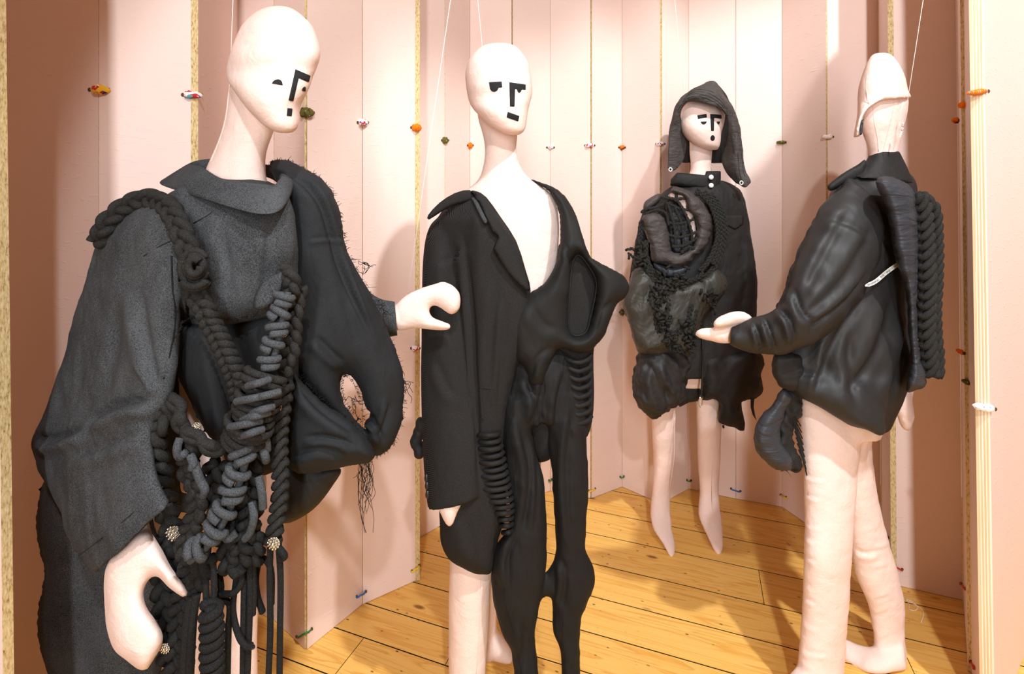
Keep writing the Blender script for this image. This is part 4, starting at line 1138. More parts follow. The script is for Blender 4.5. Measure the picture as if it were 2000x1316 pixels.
# padded lobes
lobe = [(1034, 351), (1060, 355), (1094, 374), (1121, 405), (1136, 443), (1148, 477), (1155, 500), (1172, 511), (1208, 528), (1225, 545), (1230, 564), (1222, 580), (1203, 600), (1193, 629), (1178, 663), (1159, 683), (1132, 693), (1111, 686), (1094, 684), (1083, 701), (1072, 726), (1064, 750), (1049, 760), (1030, 750), (1022, 720), (1003, 701), (992, 663), (990, 629), (1005, 602), (1037, 570), (1064, 549), (1083, 515), (1091, 484), (1092, 440), (1088, 405), (1075, 378), (1050, 362)]
hole = [(1127, 498), (1144, 511), (1164, 547), (1162, 580), (1154, 616), (1146, 646), (1131, 655), (1116, 652), (1110, 629), (1113, 568), (1117, 522)]
dlb = lambda x, y: 1.385 + (0.07 * max(0, 480 - y) / 120) + .0002 * max(0, x - 1100)
g = G(); pillow(g, lobe, dlb, .052, 36, holes=[hole], step=6.5)
lm = bake(g.mesh(), [('SUBSURF', dict(levels=1)), ('SMOOTH', dict(factor=.5, iterations=1))]); wrinkle(lm, .004, (12, 12, 9), 21)
crease(lm, [([(1098, 470), (1112, 520), (1110, 590)], 8, .006), ([(1125, 420), (1140, 470), (1150, 500)], 7, .005), ([(1030, 600), (1060, 640), (1090, 650)], 14, .004), ([(1040, 740), (1055, 700), (1080, 680)], 9, .005), ([(1165, 660), (1180, 610), (1200, 590)], 8, .005)])
lo = obj('padded_lobe', lm, MAT['black_satin'], m2)
g = G(); g.tube([P(x, y, dlb(x, y)) for x, y in closed_smooth(hole, 4)], .0030, 6, True); obj('piping', g, MAT['black_satin'], lo)

# trousers hanging down the front
tr = G()
tr.loft([(1010, 690, 1.42, 1120, 670, 1.43, .02), (1003, 715, 1.40, 1135, 692, 1.42, .03), (1000, 748, 1.395, 1142, 720, 1.42, .04), (985, 790, 1.395, 1148, 770, 1.42, .045), (982, 835, 1.39, 1146, 820, 1.42, .042)], 32)
tr.loft([H(780, 985, 1075, 1.395, .045), H(841, 982, 1038, 1.39, .045), H(922, 985, 1060, 1.385, .045), H(963, 993, 1063, 1.38, .045), H(1008, 998, 1066, 1.38, .045), H(1045, 985, 1067, 1.375, .045), H(1065, 969, 1067, 1.375, .046), H(1106, 960, 1067, 1.37, .046), H(1126, 959, 1063, 1.37, .046), H(1167, 962, 1055, 1.37, .044),
         H(1208, 970, 1047, 1.37, .04), H(1236, 980, 1043, 1.37, .036), H(1265, 998, 1045, 1.37, .032), H(1300, 1003, 1051, 1.36, .03), H(1350, 1006, 1056, 1.35, .03), H(1425, 1005, 1060, 1.35, .03)], 30)
tr.loft([H(770, 1067, 1142, 1.415, .045), H(861, 1071, 1145, 1.41, .045), H(943, 1080, 1149, 1.405, .045), H(1024, 1086, 1146, 1.40, .043), H(1065, 1088, 1143, 1.40, .042), H(1089, 1085, 1149, 1.40, .043), H(1114, 1078, 1159, 1.40, .045), H(1146, 1079, 1158, 1.40, .045), H(1187, 1080, 1139, 1.395, .04), H(1228, 1081, 1132, 1.39, .036),
         H(1260, 1092, 1131, 1.385, .032), H(1316, 1096, 1133, 1.38, .03), H(1360, 1096, 1137, 1.375, .03), H(1418, 1092, 1142, 1.375, .032)], 30)
tr.loft([(1050, 1122, 1.385, 1052, 1172, 1.385, .018), (1066, 1118, 1.39, 1068, 1163, 1.39, .018), (1092, 1090, 1.40, 1092, 1170, 1.40, .025)], 20)
tm = fuse(tr, .006, 4); wrinkle(tm, .0045, (18, 18, 4), 22); wrinkle(tm, .003, (10, 10, 20), 25, .9, ridge=True)
crease(tm, [([(1008, 815), (1030, 930), (1012, 1060)], 9, .008), ([(1042, 850), (1046, 950), (1040, 1040)], 8, .006), ([(1005, 1040), (988, 1090), (990, 1150)], 9, .008), ([(1115, 790), (1102, 920), (1110, 1060)], 9, .007), ([(1092, 1090), (1100, 1130), (1092, 1190)], 8, .007), ([(1020, 740), (1040, 780), (1035, 830)], 9, .010), ([(1060, 730), (1050, 790), (1055, 840)], 8, .010), ([(1100, 720), (1085, 780), (1080, 840)], 8, .008), ([(1010, 1200), (1020, 1250), (1010, 1310)], 8, .006)])
to = obj('trousers', tm.copy(), MAT['black_crepe'], m2)
obj('seam', seam([(1003, 800), (1002, 900), (1012, 1000), (1000, 1060), (985, 1110), (985, 1170), (1003, 1240), (1018, 1316)], bvh_of(tm), 1.34, .0010), MAT['black_crepe'], to)
# padded ribs at the hip and at the side
for k in range(16):
    t = k / 15; y = 848 + 190 * t; x0 = 932 + (42 if t > .55 else 0) * (t - .55) / .45 + 8 * t; x1 = 975 + 28 * min(1, t * 1.4) - 6 * max(0, t - .7)
    sag = 6 * math.sin(math.pi * min(1, t * 1.2)) + 2
    d = 1.318 + .004 * (k % 2)
    g = G(); g.tube(line3([(x0, y + 2, d + .03), (x0 + 8, y + sag * .6, d + .008), ((x0 + x1) / 2, y + sag, d - .004), (x1 - 7, y + sag * .4, d + .006), (x1, y - 3, d + .03)], step=.004), .0062, 10)
    obj('padded_rib', g, MAT['black_satin'], to)
for k in range(8):
    y = 700 + 17 * k; d = 1.385
    g = G(); g.tube(line3([(1100 + k * 2, y - 6, d + .02), (1110 + k * 2, y + 2, d), (1130, y + 8, d - .005), (1148, y + 2, d + .01), (1155, y - 6, d + .03)], step=.004), .0060, 10)
    obj('padded_rib', g, MAT['black_satin'], to)
# ------------------------------------------------------------------ hooded mannequin at the back
m3 = thing('mannequin', (0.78, 2.24, 0), 'pink cloth mannequin in a black hood and crocheted padded jacket, standing at the back', 'mannequin', 'stuffed cloth mannequins')
g = G()
g.loft([H(200, 1340, 1400, 2.24, .06), H(270, 1346, 1394, 2.24, .055), H(300, 1347, 1391, 2.24, .05), H(340, 1346, 1391, 2.24, .052), (1310, 368, 2.24, 1425, 366, 2.24, .075), H(400, 1285, 1440, 2.24, .09), H(500, 1285, 1435, 2.24, .095), H(640, 1290, 1430, 2.24, .09), H(725, 1280, 1425, 2.26, .09), H(755, 1290, 1415, 2.27, .07)], 36)
g.loft([H(740, 1268, 1330, 2.27, .07), H(809, 1272, 1320, 2.28, .06), H(902, 1276, 1315, 2.29, .05), H(955, 1274, 1309, 2.29, .043), H(985, 1271, 1309, 2.27, .045), H(1008, 1270, 1311, 2.24, .046), H(1032, 1277, 1313, 2.20, .045), H(1062, 1295, 1319, 2.15, .032), H(1080, 1304, 1319, 2.125, .02), H(1088, 1308, 1317, 2.115, .008)], 28)
g.loft([H(740, 1355, 1415, 2.27, .07), H(809, 1360, 1410, 2.28, .06), H(902, 1363, 1407, 2.29, .05), H(955, 1366, 1404, 2.29, .043), H(985, 1364, 1406, 2.27, .045), H(1008, 1365, 1409, 2.24, .046), H(1036, 1376, 1412, 2.20, .042), H(1060, 1388, 1413, 2.16, .032), H(1075, 1395, 1411, 2.14, .02), H(1083, 1400, 1409, 2.13, .008)], 28)
body3 = fuse(g, .0075, 5); wrinkle(body3, .002, (18, 18, 10), 31); b3 = bvh_of(body3)
obj('body', body3.copy(), MAT['pink'], m3)
g = G()
g.loft([H(176, 1360, 1385, 2.24, .02), H(183, 1345, 1398, 2.235, .06), H(195, 1333, 1408, 2.23, .088), H(210, 1328, 1414, 2.22, .102), H(228, 1327, 1416, 2.22, .106), H(246, 1329, 1413, 2.21, .106), (1333, 260, 2.215, 1409, 259, 2.20, .1), (1345, 275, 2.21, 1408, 272, 2.20, .086), (1362, 286, 2.205, 1406, 284, 2.195, .064), (1382, 293, 2.20, 1402, 293, 2.195, .02)], 40)
mask3 = fuse(g, .007, 4); bq3 = bvh_of(mask3)
mo = obj('mask', mask3.copy(), MAT['pink'], m3)
s3 = lambda pts: [(1180 + x / 3.656, 130 + y / 3.656) for x, y in pts]
obj('brow', decal([s3([(666, 347), (731, 338), (734, 364), (670, 373)])], bq3, 2.12, .0016, 2.5), MAT['print'], mo)
obj('brow_and_nose', decal([s3([(757, 338), (838, 344), (840, 373), (786, 367), (784, 460), (764, 459)])], bq3, 2.12, .0016, 2.5), MAT['print'], mo)
obj('eye', decal([s3([(690, 393), (733, 391), (728, 405), (715, 413), (702, 411), (693, 403)])], bq3, 2.12, .0016, 2), MAT['print'], mo)
obj('eye', decal([s3([(805, 392), (828, 391), (826, 405), (819, 414), (811, 410), (806, 402)])], bq3, 2.12, .0016, 2), MAT['print'], mo)
obj('mouth', decal([s3(arc_px(775, 510, 16, 21, 0, 345, 14))], bq3, 2.12, .0016, 2), MAT['print'], mo)
for pth in ([(1318, 815), (1316, 900), (1306, 965), (1307, 1010), (1310, 1060)], [(1392, 830), (1391, 900), (1392, 1000), (1403, 1050)]):
    obj('seam', seam(pth, b3, 2.2, .0012), MAT['pink'], m3)
# hood: shell open to the front with two side flaps
def strip(rows, th, name, m, parent, sub=4, n=9, bulge=0.0, lev=1, wr=0.0, seed=0):
    """sheet of cloth: rows of 3D control points (px,py,d) joined into a thin quilted sheet"""
    R = [resamp(cat([tuple(P(*p)) for p in r], 6), 1e9) if False else cat([tuple(P(*p)) for p in r], 5) for r in rows]
    m0 = len(R[0]); cols = [cat([r[k] for r in R], sub) for k in range(m0)]
    g = G(); nr = len(cols[0]); vs = [Vector(cols[k][i]) for i in range(nr) for k in range(m0)]
    fs = [(i * m0 + k, i * m0 + k + 1, (i + 1) * m0 + k + 1, (i + 1) * m0 + k) for i in range(nr - 1) for k in range(m0 - 1)]
    g.add(vs, fs)
    me = bake(g.mesh(), [('SOLIDIFY', dict(thickness=th, offset=0)), ('SUBSURF', dict(levels=lev))])
    if wr: wrinkle(me, wr, (20, 20, 20), seed)
    return obj(name, me.copy(), m, parent), me
hood, hood_me = strip([
    [(1303, 330, 2.17), (1317, 333, 2.18), (1333, 312, 2.21)],
    [(1306, 295, 2.16), (1322, 300, 2.17), (1340, 285, 2.22)],
    [(1307, 253, 2.15), (1318, 256, 2.15), (1330, 250, 2.20)],
    [(1317, 220, 2.13), (1322, 222, 2.11), (1329, 215, 2.16)],
    [(1333, 190, 2.14), (1336, 195, 2.09), (1344, 199, 2.12)],
    [(1362, 172, 2.16), (1362, 182, 2.08), (1370, 200, 2.09)],
    [(1394, 158, 2.20), (1393, 176, 2.09), (1392, 206, 2.08)],
    [(1413, 187, 2.18), (1412, 196, 2.10), (1407, 213, 2.09)],
    [(1428, 205, 2.17), (1424, 212, 2.12), (1417, 223, 2.11)],
    [(1440, 235, 2.17), (1432, 240, 2.13), (1424, 250, 2.15)],
    [(1450, 280, 2.16), (1438, 288, 2.14), (1418, 285, 2.20)],
    [(1452, 318, 2.15), (1436, 325, 2.15), (1410, 312, 2.22)],
    [(1467, 357, 2.13), (1452, 366, 2.14), (1424, 344, 2.22)]], .010, 'hood', MAT['quilt'], m3, wr=.004, seed=3)
# back of the hood closing behind the head
g = G(); g.loft([H(158, 1388, 1398, 2.24, .012), H(175, 1352, 1410, 2.28, .07), H(195, 1330, 1424, 2.31, .10), H(230, 1316, 1440, 2.33, .10), H(280, 1312, 1446, 2.34, .085), H(318, 1330, 1445, 2.34, .05)], 32)
hb = fuse(g, .008, 3); wrinkle(hb, .004, (14, 14, 14), 4); obj('hood_back', hb, MAT['jacket_black'], hood)
bh = bvh_of(hood_me)
for k in range(4):
    pth = [(1324 + k * 3, 215 - k * 5), (1334 + k * 3, 198 - k * 5), (1352 + k * 2, 188 - k * 4), (1372, 190 - k * 5), (1392, 198 - k * 6), (1410, 212 - k * 6), (1421, 232 - k * 6)]
    g = G(); g.tube(line3(pth, bh, -.0005, 2.10, .01), .0016, 5); obj('quilting_seam', g, MAT['jacket_black'], hood)
for k in range(3):
    g = G(); g.tube(line3([(1442 - k * 7, 262), (1448 - k * 7, 300), (1452 - k * 8, 335), (1460 - k * 9, 356)], bh, -.0005, 2.14, .01), .0016, 5); obj('quilting_seam', g, MAT['jacket_black'], hood)
for x, y, d in ((1309.5, 331, 2.163), (1448, 357, 2.125)):
    g = G(); c = P(x, y, d); g.tube([c + Vector((.0065 * math.cos(a), 0, .0075 * math.sin(a))) for a in [2 * math.pi * q / 16 for q in range(16)]], .0022, 6, True); obj('eyelet', g, MAT['snap'], hood)
# jacket
j = G()
j.loft([H(352, 1332, 1412, 2.25, .07), (1308, 367, 2.25, 1434, 362, 2.25, .10), (1288, 386, 2.24, 1452, 383, 2.25, .12), H(440, 1278, 1462, 2.24, .125), H(500, 1272, 1468, 2.24, .125), H(560, 1270, 1470, 2.24, .125), H(620, 1275, 1468, 2.24, .12), H(700, 1275, 1475, 2.24, .12), H(735, 1290, 1440, 2.24, .11)], 40)
j.loft([H(380, 1425, 1446, 2.25, .05), H(405, 1430, 1457, 2.25, .065), H(466, 1436, 1467, 2.24, .07), H(552, 1440, 1478, 2.23, .07), H(612, 1440, 1478, 2.22, .065), H(680, 1444, 1478, 2.22, .06), H(712, 1448, 1490, 2.22, .05)], 28)
j.loft([H(395, 1262, 1300, 2.25, .05), H(450, 1245, 1290, 2.24, .07), H(540, 1230, 1275, 2.22, .07), H(640, 1236, 1270, 2.2, .06)], 28)
jm = fuse(j, .008, 3); wrinkle(jm, .006, (10, 10, 6), 33); wrinkle(jm, .004, (18, 18, 14), 35, .6, ridge=True); bj = bvh_of(jm)
jk = obj('jacket', jm.copy(), MAT['jacket_black'], m3)
g = G(); pillow(g, [(1310, 350), (1322, 337), (1350, 339), (1377, 342), (1379, 334), (1408, 334), (1408, 350), (1404, 372), (1393, 372), (1355, 366), (1320, 362), (1309, 364)], lambda x, y: 2.16 + .00001 * (x - 1360) ** 2, .014, 10, step=4, smooth=0, back=5); obj('collar', g, MAT['jacket_black'], jk)
for y in (346, 362):
    g = G(); g.ball(P(1389, y, 2.14), (.0105, .006, .0105), 16, 8); obj('snap_button', g, MAT['snap'], jk)
# chest pocket flap
g = G(); pillow(g, [(1411, 420), (1452, 420), (1452, 438), (1436, 449), (1418, 440)], lambda x, y: surf(x, y, bj, 2.12) - .002, .005, 4, step=4, smooth=0); obj('pocket_flap', g, MAT['jacket_black'], jk)
# skirts of the jacket
g = G(); g.loft([H(680, 1256, 1345, 2.19, .09), H(700, 1249, 1348, 2.18, .10), H(727, 1244, 1344, 2.17, .105), H(760, 1243, 1334, 2.17, .10), H(782, 1247, 1322, 2.17, .085), (1256, 797, 2.17, 1308, 792, 2.17, .06), (1270, 809, 2.17, 1294, 804, 2.17, .03)], 36)
sm = fuse(g, .007, 3); wrinkle(sm, .022, (15, 15, 5), 36, -.45, ridge=True); wrinkle(sm, .008, (30, 30, 14), 38, -.45, ridge=True); obj('bubble_hem', sm, MAT['nylon'], jk)
g = G(); pillow(g, [(1322, 690), (1376, 690), (1372, 740), (1370, 778), (1345, 786), (1322, 788)], 2.24, .03, 12, step=5); obj('back_hem', g, MAT['jacket_black'], jk)
g = G(); pillow(g, [(1372, 690), (1420, 688), (1476, 684), (1490, 711), (1484, 732), (1489, 759), (1474, 776), (1449, 785), (1452, 820), (1454, 841), (1436, 837), (1403, 824), (1408, 795), (1392, 778), (1372, 782), (1370, 740)], 2.19, .065, 26, step=5, smooth=2)
sm2 = g.mesh(); wrinkle(sm2, .012, (14, 14, 7), 37, .5, ridge=True); obj('skirt_panel', sm2, MAT['jacket_black'], jk)
g = G(); g.tube(line3([(1372, 660, 2.115), (1373, 700, 2.11), (1371, 745, 2.115), (1370, 776, 2.12)], step=.01), .004, 6); obj('zip', g, MAT['button'], jk)
g = G(); c = P(1368, 783, 2.112); g.tube([c + Vector((.008 * math.cos(a), 0, .020 * math.sin(a) - .005)) for a in [2 * math.pi * q / 14 for q in range(14)]], .0022, 6, True); obj('zip_pull', g, MAT['silver'], jk)
g = G(); pillow(g, [(1466, 775), (1474, 772), (1472, 795), (1475, 812), (1478, 822), (1470, 810), (1466, 795)], 2.18, .004, 4, step=3, smooth=0); obj('strap', g, MAT['jacket_black'], jk)
g = G(); pillow(g, [(1410, 830), (1415, 830), (1415, 837), (1411, 836)], 2.17, .004, 3, step=3, smooth=0); obj('strap', g, MAT['jacket_black'], jk)
# padded olive pouch and brown roll
olive = [(1232, 540), (1250, 520), (1280, 535), (1310, 550), (1345, 548), (1372, 535), (1398, 524), (1416, 545), (1417, 566), (1402, 590), (1388, 602), (1372, 632), (1354, 674), (1347, 694), (1330, 690), (1308, 688), (1276, 696), (1250, 687), (1234, 658), (1225, 620), (1214, 590), (1224, 560)]
g = G(); pillow(g, olive, 2.12, .085, 26, step=5); om = bake(g.mesh(), [('SUBSURF', dict(levels=1))]); wrinkle(om, .012, (13, 13, 7), 40, .3, ridge=True); bo = bvh_of(om); obj('padded_pouch', om.copy(), MAT['olive_pad'], jk)
roll = [(1315, 365), (1339, 371), (1364, 384), (1378, 402), (1389, 421), (1391, 440), (1387, 460), (1377, 486), (1362, 498), (1341, 519), (1321, 525), (1298, 516), (1274, 510), (1268, 474), (1259, 451), (1254, 427), (1265, 416), (1286, 416), (1300, 431), (1308, 466), (1311, 490), (1329, 494), (1350, 482), (1360, 455), (1358, 427), (1343, 410), (1336, 386), (1312, 376)]
g = G(); pillow(g, roll, 2.10, .045, 14, step=4); rm = bake(g.mesh(), [('SUBSURF', dict(levels=1))]); wrinkle(rm, .006, (10, 10, 26), 41, .2, ridge=True); obj('padded_roll', rm.copy(), MAT['brown_pad'], jk)
g = G(); pillow(g, [(1257, 413), (1258, 396), (1270, 386), (1286, 378), (1292, 384), (1284, 398), (1270, 408)], 2.13, .03, 9, step=4); obj('padded_roll', g, MAT['brown_pad'], jk)
g = G(); pillow(g, [(1278, 512), (1310, 522), (1342, 520), (1338, 535), (1320, 545), (1295, 538), (1280, 525)], 2.10, .02, 9, step=4); obj('lining', g, MAT['blue_lining'], jk)
g = G(); pillow(g, [(1300, 400), (1318, 395), (1345, 420), (1356, 470), (1340, 495), (1312, 488), (1306, 440)], 2.135, .012, 9, step=4); obj('lining', g, MAT['blue_lining'], jk)
g = G(); pillow(g, [(1305, 382), (1320, 375), (1342, 376), (1352, 410), (1360, 450), (1352, 470), (1342, 430), (1328, 400)], 2.115, .014, 9, step=4); obj('shirt', g, MAT['pink'], jk)
# crochet cords
Y = MAT['yarn']
def cords(paths, r=.0055, w=None):
    for k, pth in enumerate(paths):
        g = G(); p3 = line3(pth, step=.006, sub=6)
        if w: braid(g, p3, w, r, w * 2.2, strands=3, jit=.5, seed=k)
        else:
            braid(g, p3, r * 3.2, r * .95, r * 8, strands=2)
        obj('crochet_cord', g, Y, jk)
cords([[(1292, 386, 2.095), (1318, 388, 2.085), (1344, 387, 2.08)], [(1320, 372, 2.09), (1323, 390, 2.08), (1332, 405, 2.075), (1342, 425, 2.07), (1350, 450, 2.07), (1352, 470, 2.075)], [(1300, 396, 2.09), (1316, 402, 2.085), (1330, 408, 2.08), (1348, 410, 2.075)],
       [(1305, 400, 2.09), (1314, 430, 2.08), (1318, 450, 2.08), (1320, 480, 2.085)], [(1318, 404, 2.085), (1330, 432, 2.08), (1334, 455, 2.08), (1335, 482, 2.085)], [(1303, 434, 2.085), (1320, 437, 2.08), (1340, 434, 2.075), (1356, 427, 2.075)],
       [(1305, 458, 2.085), (1325, 463, 2.08), (1342, 460, 2.078), (1358, 454, 2.078)], [(1312, 481, 2.08), (1335, 480, 2.075), (1350, 472, 2.07), (1362, 464, 2.07)], [(1252, 415, 2.08), (1262, 408, 2.075), (1280, 405, 2.075), (1296, 398, 2.08)], [(1260, 418, 2.08), (1280, 410, 2.075), (1300, 416, 2.078), (1306, 440, 2.08)], [(1330, 494, 2.06), (1345, 482, 2.06), (1356, 486, 2.06)]], .0042)
cords([[(1360, 372, 2.08), (1385, 395, 2.07), (1398, 425, 2.065), (1402, 455, 2.065), (1396, 485, 2.06), (1382, 512, 2.05), (1366, 530, 2.045)], [(1376, 375, 2.085), (1396, 398, 2.075), (1408, 430, 2.07), (1410, 460, 2.07), (1404, 490, 2.065), (1392, 516, 2.055)],
       [(1388, 378, 2.09), (1406, 405, 2.085), (1416, 440, 2.08), (1413, 475, 2.075), (1404, 505, 2.07), (1390, 528, 2.06), (1368, 548, 2.045)],
       [(1254, 430, 2.09), (1250, 460, 2.08), (1246, 490, 2.07), (1248, 515, 2.06)], [(1262, 470, 2.07), (1262, 500, 2.06), (1272, 525, 2.05), (1290, 542, 2.045), (1320, 552, 2.04), (1350, 548, 2.04), (1375, 535, 2.045)],
       [(1258, 500, 2.06), (1266, 530, 2.05), (1284, 552, 2.045), (1300, 565, 2.045)], [(1275, 545, 2.045), (1290, 580, 2.04), (1296, 620, 2.035), (1305, 660, 2.04), (1330, 680, 2.04)], [(1300, 560, 2.04), (1305, 595, 2.035), (1300, 630, 2.03), (1312, 668, 2.035)], [(1280, 600, 2.04), (1282, 630, 2.035), (1290, 655, 2.035), (1310, 680, 2.04), (1340, 686, 2.05)],
       [(1378, 552, 2.05), (1388, 565, 2.045), (1384, 585, 2.045), (1396, 600, 2.05)], [(1392, 556, 2.05), (1398, 575, 2.045), (1392, 595, 2.05)], [(1350, 595, 2.04), (1345, 620, 2.035), (1334, 645, 2.035), (1342, 670, 2.045)], [(1360, 605, 2.045), (1352, 640, 2.04), (1345, 672, 2.045), (1350, 690, 2.05)]], .0048, .024)
g = G(); rr = random.Random(3)
for k in range(150):
    cx, cy = rr.choice(((1292, 590), (1300, 625), (1308, 660), (1322, 548), (1345, 655), (1388, 578), (1252, 500), (1285, 560)))
    x, y = cx + rr.gauss(0, 9), cy + rr.gauss(0, 12); d = min(surf(x, y, bo, 2.05), 2.07) - rr.uniform(.004, .018)
    c = P(x, y, d); a = rr.uniform(0, 6.28); u = Vector((math.cos(a), rr.uniform(-.5, .5), math.sin(a))) * .011
    g.tube([c - u, c - u * .4 + Vector((0, -.008, .003)), c + u * .4 + Vector((0, -.008, 0)), c + u], .0052, 6)
tag(obj('crochet_stitches', g, Y, jk), kind='stuff')
# ------------------------------------------------------------------ mannequin turned away, in the black nylon jacket
m4 = thing('mannequin', (1.05, 1.58, 0), 'pink cloth mannequin turned away in a black nylon jacket with a knotted rope spine', 'mannequin', 'stuffed cloth mannequins')
g = G()
g.loft([H(118, 1700, 1746, 1.57, .04), H(150, 1688, 1764, 1.57, .075), H(197, 1683, 1774, 1.57, .082), H(239, 1681, 1767, 1.57, .078), H(258, 1684, 1763, 1.57, .07), H(284, 1693, 1757, 1.57, .06), H(305, 1698, 1755, 1.57, .055), H(335, 1690, 1765, 1.57, .06), H(372, 1640, 1780, 1.58, .08), H(450, 1600, 1780, 1.58, .09), H(600, 1585, 1770, 1.58, .09), H(780, 1575, 1745, 1.57, .09), H(860, 1575, 1720, 1.57, .08)], 40)
g.loft([H(760, 1558, 1692, 1.56, .07), H(839, 1564, 1687, 1.55, .07), H(898, 1567, 1678, 1.54, .07), H(988, 1571, 1671, 1.52, .07), H(1075, 1570, 1665, 1.50, .07), H(1192, 1566, 1658, 1.495, .062), H(1316, 1556, 1648, 1.48, .06), H(1352, 1552, 1645, 1.47, .055)], 34)
g.loft([H(1310, 1552, 1640, 1.46, .05), H(1345, 1520, 1620, 1.44, .045), H(1385, 1490, 1590, 1.43, .03), H(1398, 1480, 1560, 1.43, .015)], 26)
g.loft([H(760, 1630, 1715, 1.61, .085), H(859, 1640, 1703, 1.615, .075), H(957, 1650, 1712, 1.62, .068), H(1055, 1660, 1735, 1.625, .06), H(1114, 1670, 1753, 1.63, .056), H(1173, 1694, 1766, 1.635, .05), H(1212, 1702, 1768, 1.635, .046), H(1251, 1707, 1768, 1.63, .045), H(1283, 1704, 1772, 1.625, .044), H(1296, 1712, 1768, 1.62, .03)], 30)
g.loft([(1765, 1262, 1.60, 1772, 1300, 1.60, .04), (1735, 1266, 1.60, 1725, 1310, 1.58, .042), (1700, 1270, 1.61, 1690, 1304, 1.60, .04), (1675, 1262, 1.635, 1670, 1298, 1.62, .036), (1650, 1251, 1.66, 1645, 1284, 1.645, .03), (1628, 1248, 1.68, 1625, 1268, 1.67, .015)], 24)
# reaching arm and hand
g.loft([(1660, 380, 1.55, 1730, 430, 1.55, .06), (1600, 480, 1.52, 1670, 530, 1.52, .05), (1530, 600, 1.50, 1570, 650, 1.50, .04), (1455, 622, 1.49, 1452, 668, 1.49, .032), (1425, 630, 1.49, 1420, 668, 1.49, .028)], 26)
pillow(g, [(1357, 655), (1362, 644), (1380, 640), (1394, 640), (1410, 636), (1440, 628), (1450, 650), (1440, 668), (1424, 671), (1403, 670), (1376, 664)], 1.49, .022, 15, step=4)
pillow(g, [(1394, 640), (1393, 630), (1400, 619), (1418, 611), (1441, 606), (1460, 612), (1470, 622), (1452, 632), (1430, 637), (1412, 640)], 1.463, .020, 13, step=4)
# other hand hanging behind
g.loft([(1755, 430, 1.64, 1790, 430, 1.64, .05), (1750, 600, 1.67, 1795, 600, 1.67, .045), (1744, 750, 1.67, 1785, 745, 1.67, .035), (1746, 790, 1.67, 1782, 780, 1.67, .03)], 24)
pillow(g, [(1746, 775), (1760, 764), (1779, 764), (1783, 790), (1787, 815), (1783, 826), (1780, 837), (1772, 842), (1760, 833), (1750, 808)], 1.66, .024, 15, step=4)
body4 = fuse(g, .0065, 5); wrinkle(body4, .0022, (14, 14, 10), 51); wrinkle(body4, .0012, (10, 10, 30), 52, .3, ridge=True); crease(body4, [([(1566, y), (1580, y + 8), (1590 + (y * 7) % 30, y + 14)], 5, .0016 + .0008 * (y % 3)) for y in (925, 962, 1018, 1046, 1085, 1140, 1166, 1215, 1268, 1290)] + [([(1738, y), (1722, y + 6), (1705, y + 10)], 5, .0018) for y in (1065, 1102, 1160, 1190, 1240)] + [([(1668, 1075), (1690, 1085), (1715, 1080)], 7, .004)])
b4 = bvh_of(body4)
obj('body', body4.copy(), MAT['pink'], m4)
obj('seam', seam([(1704, 208), (1708, 240), (1714, 270), (1716, 296)], b4, 1.5, .0011), MAT['pink'], m4)
g = G()
g.loft([H(103, 1714, 1730, 1.57, .015), H(107, 1704, 1741, 1.57, .04), H(116, 1697, 1750, 1.57, .065), H(132, 1689, 1760, 1.57, .088), H(155, 1681, 1769, 1.57, .104), (1677, 172, 1.57, 1774, 176, 1.57, .11), (1675, 192, 1.57, 1778, 192, 1.57, .112), (1675, 207, 1.57, 1740, 191, 1.56, .11), (1675, 222, 1.56, 1704, 206, 1.55, .105), (1672, 241, 1.55, 1688, 223, 1.54, .1), (1669, 256, 1.545, 1682, 243, 1.535, .09), (1667, 269, 1.54, 1679, 266, 1.53, .075)], 44)
mask4 = fuse(g, .0055, 3); wrinkle(mask4, .0018, (9, 9, 10), 53)
mo = obj('mask', mask4.copy(), MAT['pink'], m4); bq4 = bvh_of(mask4)
obj('seam', seam([(1700, 118), (1693, 150), (1692, 175), (1698, 204)], bq4, 1.5, .0011), MAT['pink'], mo)
g = G(); pillow(g, [(1681, 236), (1687, 232), (1685, 250), (1684, 262), (1679, 265), (1679, 250)], 1.475, .006, 4, step=3, smooth=0); obj('mask_lining', g, MAT['navy_pad'], mo)
g = G(); pillow(g, [(1762, 238), (1767, 240), (1763, 256), (1759, 268), (1756, 268), (1760, 255)], 1.482, .003, 3, step=3, smooth=0); obj('thread_patch', g, MAT['pink'], m4)

# jacket
j = G()
j.loft([H(335, 1690, 1772, 1.575, .07), (1650, 352, 1.57, 1785, 350, 1.57, .095), (1622, 375, 1.57, 1790, 372, 1.57, .12), (1605, 420, 1.57, 1792, 420, 1.57, .14), H(500, 1585, 1790, 1.57, .15), H(580, 1560, 1790, 1.57, .155), H(650, 1535, 1790, 1.565, .155), (1520, 700, 1.56, 1790, 695, 1.56, .15), (1519, 732, 1.555, 1782, 728, 1.56, .145), (1545, 760, 1.52, 1775, 748, 1.55, .14),
        (1585, 782, 1.50, 1765, 765, 1.54, .135), (1628, 810, 1.49, 1754, 788, 1.53, .13), (1670, 833, 1.48, 1743, 812, 1.52, .12), (1714, 846, 1.48, 1732, 836, 1.51, .1)], 46)
jm = fuse(j, .0075, 3); wrinkle(jm, .016, (9, 9, 1.8), 54, -.55); wrinkle(jm, .006, (11, 11, 2.2), 55, -.7, 1, ridge=True); crease(jm, [([(1690, 565), (1625, 660), (1590, 760)], 14, .012), ([(1738, 560), (1705, 680), (1640, 770)], 18, .012), ([(1612, 660), (1598, 720), (1585, 775)], 7, .008), ([(1772, 620), (1755, 700), (1725, 790)], 14, .012), ([(1655, 640), (1650, 720), (1668, 800)], 14, .009), ([(1540, 700), (1560, 730), (1600, 740)], 10, .008), ([(1700, 400), (1715, 450), (1735, 500)], 9, .010)])
bj4 = bvh_of(jm)
